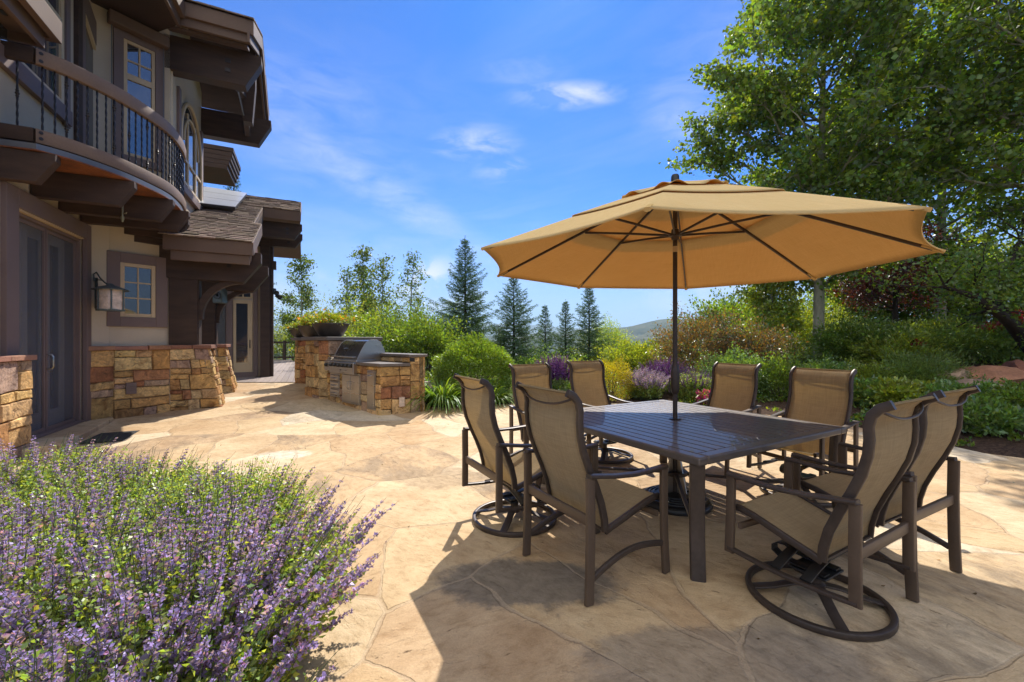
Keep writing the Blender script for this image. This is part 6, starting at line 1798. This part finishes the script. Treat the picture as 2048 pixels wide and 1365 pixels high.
shrub('green_shrub', bank(1935, 6.9), 'loose leafy plant between the peony and the boulders', 'shrub', 33, .6, .4, .38, .055, 5000, 'leaf_dark', lump=.25, shell=.3)
shrub('green_shrub', bank(2062, 6.3), 'low spreading plant on the right boulders', 'shrub', 34, .6, .4, .4, .055, 3500, 'leaf_aspen', lump=.25, shell=.3)
shrub('green_shrub', bank(1655, 8.9), 'rounded plant behind the chair in front of the aspen', 'shrub', 35, .5, .45, .65, .045, 6000, 'leaf_dark', lump=.15, shell=.35)
# boulders
BG = 'sandstone boulders on the right bank'
for i, (px, py, y, w_, h_, lab) in enumerate(((1900, 772, 8.1, .34, .3, 'upright pale boulder left of the rust coloured one'), (1985, 778, 7.9, .52, .26, 'large rust coloured boulder in the middle of the bank'), (2045, 768, 7.9, .4, .3, 'dark red boulder at the right edge'), (1935, 752, 8.6, .36, .2, 'small red boulder at the top of the bank'), (2030, 838, 6.6, .3, .17, 'rounded tan boulder above the peony'), (1955, 805, 7.5, .45, .2, 'flat grey boulder low in the bank'))):
    rs = np.random.RandomState(40 + i); x = (px - 1024) / F * y
    import bmesh
    bm = bmesh.new(); bmesh.ops.create_icosphere(bm, subdivisions=4, radius=1.)
    cut = [(rand_dir(1, rs)[0], rs.uniform(.55, .85)) for _ in range(9)]
    for v in bm.verts:
        p = np.array(v.co)
        for nrm, d_ in cut:
            k = np.dot(p, nrm) - d_
            if k > 0: p = p - nrm * k * .9
        p = p * (1 + .05 * math.sin(p[0] * 7 + i) * math.cos(p[1] * 6) + .03 * math.sin(p[2] * 17 + p[0] * 11) + rs.uniform(-.012, .012)); v.co = p * [w_, w_ * .8, h_]
    me = bpy.data.meshes.new('boulder'); bm.to_mesh(me); bm.free()
    ca = me.color_attributes.new('tint', 'FLOAT_COLOR', 'POINT'); tcol = [(1.1, 1.05, .95, 1), (1.1, .72, .55, 1), (.75, .4, .33, 1), (1, .6, .5, 1), (1.25, 1.1, .95, 1), (.85, .8, .78, 1)][i]
    ca.data.foreach_set('color', np.tile(np.array(tcol, np.float32), len(me.vertices)))
    o = link('boulder', me, M['boulder'], None, smooth=True); o.location = (x, y, max(H - (py - Y0) / F * y, float(land(np.array(x), np.array(float(y)))) + h_ * .35)); o.rotation_euler = (rs.uniform(-.2, .2), rs.uniform(-.2, .2), rs.uniform(0, 3))
    tag(o, lab, 'boulder', BG)
# planted bowls
for (x, y, z, r), sd, lab in zip(bowls, (51, 52, 53), ('orange and lime flowers filling the largest bowl', 'yellow green flowering plant in the middle bowl', 'small trailing plant in the farthest bowl')):
    shrub('bowl_flowers', (x, y, z - .06), lab, 'flowers', sd, r * .95, r * .9, .34 if sd < 53 else .2, .05, 1500, 'leaf_lime', 'flowers planted in the bronze bowls', lump=.3, shell=.2, wide=.5, flowers=('flower_orange', 28 if sd < 53 else 8, .045))

# ------------------------------------------------------------------ background shrubs and trees
for i, (px, y, rx_, h_, mt_, lab) in enumerate((
        (575, 25.5, 1.6, 2.6, 'leaf_lime', 'sunlit lime shrub just beyond the deck railing'), (640, 25, 1.9, 2.3, 'leaf_lime', 'lime shrub behind the planting bowls'), (715, 17, 1.5, 2.0, 'leaf_lime', 'bright leafy shrub rising behind the grill hood'),
        (790, 15, 1.3, 1.75, 'leaf_aspen', 'green shrub right behind the grill'), (852, 14, 1.15, 1.5, 'leaf_aspen', 'dark green shrub left of the round shrub'), (760, 22, 2.0, 2.9, 'leaf_lime', 'broad sunlit bush under the slender aspens'),
        (875, 24, 2.0, 2.3, 'leaf_dark', 'shaded bush at the foot of the tallest spruce'), (1060, 21, 2.2, 1.6, 'leaf_dark', 'low bush between the spruces'), (1200, 24, 2.2, 1.9, 'leaf_lime', 'low lime bush right of the last spruce'), (1218, 30, 1.2, 3.4, 'leaf_mint', 'slim pale willow far behind the golden shrub'), (1150, 17, 1.2, 1.1, 'leaf_lime', 'low green bush behind the purple salvia'), (1345, 17, 1.5, 1.6, 'leaf_aspen', 'green bush far behind the bronze shrub'), (1560, 16, 1.6, 2.2, 'leaf_aspen', 'green bush beyond the smaller bronze shrub'))):
    zg = float(land(np.array((px - 1024) / F * y), np.array(float(y))))
    o = shrub('wild_shrub', ((px - 1024) / F * y, y, zg - .05), lab, 'shrub', 60 + i, rx_ * 1.1, rx_ * .8, h_ * (1.3 if px < 900 else .52 if px < 1400 and y != 30 else .82) - min(0, zg), .085, 9500, mt_, 'wild shrubs beyond the garden', lump=.3, shell=.35, wide=.65)

def tree_at(px, y): x = (px - 1024) / F * y; return (x, y, float(land(np.array(x), np.array(float(y)))) - .05)
def top_h(px, py, y): return H - (py - Y0) / F * y - tree_at(px, y)[2]
TG = 'slender aspens beyond the deck'
sl = lambda w: (lambda h, az: w * (1.05 - h) ** .6 * (1 if h > .2 else .5))
for (px, py, y, w_, nl, sd, lab) in ((605, 515, 23, 1.9, 5600, 71, 'slender airy aspen right above the planting bowls'), (728, 498, 22, 1.9, 6000, 72, 'fuller slender aspen left of centre against the sky'), (762, 520, 21, 1.4, 2600, 73, 'thin aspen sapling close right of the fuller aspen'), (815, 512, 22, 1.6, 2300, 74, 'sparse leaning aspen sapling near the white cloud'), (690, 545, 24, 1.5, 2800, 75, 'short aspen sapling left of the fuller aspen')):
    hh_ = top_h(px, py, y)
    broadleaf('aspen_sapling', tree_at(px, y), lab, 'tree', sd, hh_, .07, sl(w_), 26, .105, nl, 'leaf_aspen', 'bark', TG, z0=.12, up=.85, spread=.16, lean=(.25 if sd == 74 else 0, 0), secs=6, trunk_top=.98, lo=.3, hi=1.05)
for (px, py, y, w_, sd, lab) in ((930, 478, 22, 2.9, 81, 'tallest spruce, left of the umbrella'), (1027, 553, 22, 2.6, 82, 'second tallest spruce, under the left corner of the umbrella'), (1090, 612, 25, 1.25, 83, 'narrow small spruce in the middle of the row'), (1131, 603, 25, 1.6, 84, 'small spruce close left of the last one'), (1178, 572, 24, 2.0, 85, 'rightmost spruce of the row, tip at the canopy edge')):
    hh_ = top_h(px, py, y)
    conifer('spruce_tree', tree_at(px, y), lab, sd, hh_, w_, whorls=max(20, int(hh_ * 4.4)), dens=1.)
conifer('spruce_tree', (-15.6, 23.5, -.3), 'spruce peeking over the wing roof behind the solar panels', 86, 11.6, 2.6, None, whorls=30, dens=.6)

# the big trees on the right
def big(h, az): return (3.9 + .8 * math.sin(az * 3 + h * 17)) * (max(0.15, min(1, (h - .12) / .16)) ** .5) * (1.10 - h) ** .5 + .55 * max(0, math.cos(az + 1.57))
broadleaf('aspen_tree', tree_at(1637, 12.0), 'large aspen with a pale straight trunk behind the right chairs', 'tree', 91, 13.5, .15, big, 98, .115, 64000, 'leaf_aspen', 'bark', 'big aspens on the right', z0=.14, up=.5, spread=.12, wide=.85, secs=8, kink=.012, lean=(.25, 0), lo=.4, hi=1.6)
def big2(h, az): return 4.3 * (max(0, min(1, (h - .2) / .15)) ** .5) * (1.05 - h) ** .5
broadleaf('aspen_tree', tree_at(2200, 8.8), 'nearer aspen whose branches hang in from the right edge', 'tree', 92, 12.5, .2, big2, 90, .105, 48000, 'leaf_aspen', 'bark', 'big aspens on the right', z0=.11, up=.35, spread=.13, droop=.035, wide=.88, secs=9, lo=.4, hi=1.6)
broadleaf('aspen_tree', tree_at(1880, 15.), 'distant aspen closing the gap between the two big crowns', 'tree', 93, 15.5, .17, lambda h, az: 4.2 * (1.05 - h) ** .5 * min(1, h * 4), 64, .14, 17000, 'leaf_aspen', 'bark', 'big aspens on the right', z0=.12, up=.5, spread=.26, wide=.85, secs=8)
broadleaf('plum_tree', tree_at(1790, 13.0), 'dark purple leaved plum tree behind the aspen trunk', 'tree', 94, 3.5, .1, lambda h, az: 2.0 * math.sin(math.pi * min(.95, h)) ** .7, 34, .075, 12000, 'leaf_plum', 'bark_dark', z0=.28, up=.45, spread=.2, wide=.6, warm=.2)
broadleaf('aspen_sapling', tree_at(1548, 12.9), 'young leafy aspen left of the pale trunk, under the canopy edge', 'tree', 96, 3.6, .05, lambda h, az: 1.05 * math.sin(math.pi * min(.97, max(.12, h))) ** .6, 30, .095, 9000, 'leaf_lime', 'bark', z0=.12, up=.6, spread=.13, wide=.8)
for i, (px, y, rx_, h_, mt_, lab) in enumerate(((1480, 19, 2.0, 2.0, 'leaf_aspen', 'bushy green thicket behind the bronze shrubs'), (1740, 17, 2.0, 3.3, 'leaf_aspen', 'tall green thicket right behind the aspen trunk'), (1815, 17.5, 2.2, 3.2, 'leaf_dark', 'dark thicket behind the plum tree'), (1930, 17, 2.4, 3.6, 'leaf_lime', 'sunlit thicket behind the black fence'), (2050, 15, 2.2, 3.4, 'leaf_aspen', 'green thicket behind the crabapple at the right edge'))):
    zg = float(land(np.array((px - 1024) / F * y), np.array(float(y))))
    shrub('thicket', ((px - 1024) / F * y, y, zg - .05), lab, 'shrub', 120 + i, rx_, rx_ * .7, h_, .12, 12000, mt_, 'thickets behind the right garden', lump=.3, shell=.3, wide=.65)
for i, (px, y, rx_, h_, mt_, lab) in enumerate(((1700, 10.6, .8, 1.15, 'leaf_aspen', 'green shrub just right of the aspen trunk base'), (1800, 9.7, .7, .8, 'leaf_lime', 'yellow green mound in front of the plum tree'), (1862, 11.5, 1.0, .7, 'leaf_lime', 'lime shrub on the bank under the plum tree'), (1985, 10.6, 1.1, .5, 'leaf_aspen', 'green shrub below the black fence'), (1720, 7.9, .45, .42, 'leaf_dark', 'low dark plant at the paving edge behind the chairs'), (1795, 7.5, .5, .42, 'leaf_lime', 'low bright plant at the paving edge right of the chairs'), (1862, 6.5, .40, .32, 'leaf_aspen', 'low green plant left of the peony'))):
    shrub('bank_shrub', bank(px, y), lab, 'shrub', 130 + i, rx_, rx_ * .8, h_, .075, int(6500 * rx_ + 1200), mt_, 'shrubs on the right bank', lump=.25, shell=.35, wide=.5)
# low planting that hides the mulch: nobody could count it
rs = np.random.RandomState(150); n0 = 60000
gx = rs.uniform(-2.6, 12, n0); gy = rs.uniform(5.0, 15, n0)
ex = np.array([p[0] for p in edge[2:17]][::-1]); ey = np.array([p[1] for p in edge[2:17]][::-1])
lim = np.interp(gx, ex[np.argsort(ex)], ey[np.argsort(ex)]) + .30
pat = fbm(gx * 1.1, gy * 1.1, 17); ok = (gy > lim) & (pat > -.5) & ~((gx < -1.2) & (gy < 9.2)); gx, gy, pat = gx[ok], gy[ok], pat[ok]
gzv = land(gx, gy) + rs.uniform(.01, .16, len(gx)) * np.clip(.6 + pat, .2, 1.6)
Dg = rand_dir(len(gx), rs); Dg[:, 2] = np.abs(Dg[:, 2]) + .2
o = leaves_obj('ground_cover', np.stack([gx, gy, gzv], 1), Dg, .07, rs, 'leaf_aspen', None, .5, .15, .5, 1.4, .2); o['kind'] = 'stuff'; o['label'] = 'low mixed green ground cover over the mulch'
# crabapple: dark leaning trunk
rs = np.random.RandomState(95); cb = thing('crabapple_tree', 'crabapple with a dark leaning trunk and crimson leaves at the right edge', 'tree', bank(2085, 8.3))
cl = np.array(cb.location); tw = Twigs()
tr_ = [at(2105, 735, 8.3) - cl, at(2050, 680, 8.3) - cl, at(2020, 645, 8.2) - cl, at(1985, 618, 8.0) - cl, at(1945, 592, 7.9) - cl, at(1890, 575, 7.8) - cl]
tr_[0][2] = -.1
tw.add(np.array(tr_), .15, .03, 10); t2 = [at(2018, 645, 8.2) - cl, at(2003, 610, 8.4) - cl, at(2010, 560, 8.6) - cl, at(2040, 480, 8.8) - cl]; tw.add(np.array(t2), .09, .03, 8)
t3 = [at(2060, 690, 8.3) - cl, at(2090, 630, 8.1) - cl, at(2120, 560, 8.0) - cl]; tw.add(np.array(t3), .08, .03, 8)
P, D = [], []
for base_p in (tr_[4], tr_[5], tr_[3], t2[2], t2[3], t3[2], t3[1]):
    for k in range(7):
        d = rand_dir(1, rs)[0] + np.array([0, 0, .25]); b = bend(base_p, d, rs.uniform(.7, 1.5), 5, rs, .2); tw.add(b, .02, .004, 5)
        u = rs.uniform(1, 5, 130); ia = np.minimum(u.astype(int), 4); P.append(b[ia] + (b[np.minimum(ia + 1, 5)] - b[ia]) * (u - ia)[:, None] + rs.normal(0, .12, (130, 3)))
P = np.concatenate(P); tw.build('trunk', 'bark_dark', cb)
leaves_obj('crown', P, rand_dir(len(P), rs), .07, rs, 'leaf_aspen', cb, .7)
for i, (px, py, y, r_) in enumerate(((2005, 655, 9.6, .3), (1965, 660, 10.2, .3), (2040, 630, 9.5, .35), (1830, 690, 9.6, .22))):
    P = (at(px, py, y) - cl) + rs.normal(0, r_ * .5, (420, 3)) * [1, 1, .5]
    leaves_obj('crimson_leaves', P, rand_dir(420, rs), .055, rs, 'leaf_crimson', cb, .55)
# garden fence on the bank
fn = thing('garden_fence', 'black metal picket fence on the bank under the crabapple', 'fence', at(1935, 660, 12.0))
fl0 = np.array(fn.location); m = MB(); a, b = at(1880, 655, 12.2) - fl0, at(2080, 640, 11.6) - fl0; up_ = V3(0, 0, .28)
m.tube([a + up_, b + up_], .018, 6); m.tube([a - up_, b - up_], .018, 6); m.build('rail', M['iron'], fn)
m = MB()
for k in range(22):
    p = a + (b - a) * k / 21; m.tube([p - up_ * 1.1, p + up_ * 1.15], .010, 5)
m.build('pickets', M['iron'], fn)
m = MB(); p = a + (b - a) * .28; m.box(p[0] - .05, p[0] + .05, p[1] - .05, p[1] + .05, -.6, .42); m.build('post', M['iron'], fn, bevel=.006)

# a few dry leaf bits blown over the paving
rs = np.random.RandomState(160); nl_ = 150
lx = rs.uniform(-5, 5.5, nl_); ly = rs.uniform(1.6, 9, nl_); ok = ly < np.interp(lx, [-5, -2, 0, 3, 5.5], [9, 7.6, 7.8, 7.6, 5.2])
lx, ly = lx[ok], ly[ok]; D = rand_dir(len(lx), rs); D[:, 2] *= .15
V_, F_ = leaf_arrays(np.stack([lx, ly, gz(ly) + .012], 1), D, .022, rs, .55, .12); V_[:, 2] = np.maximum(V_[:, 2], gz(V_[:, 1]) + .006)
o = raw_mesh('leaf_litter', V_, F_, tints(len(lx), rs, .5, 1.3, .2), M['leaf_red']); o['kind'] = 'stuff'; o['label'] = 'dry leaf bits scattered over the paving'
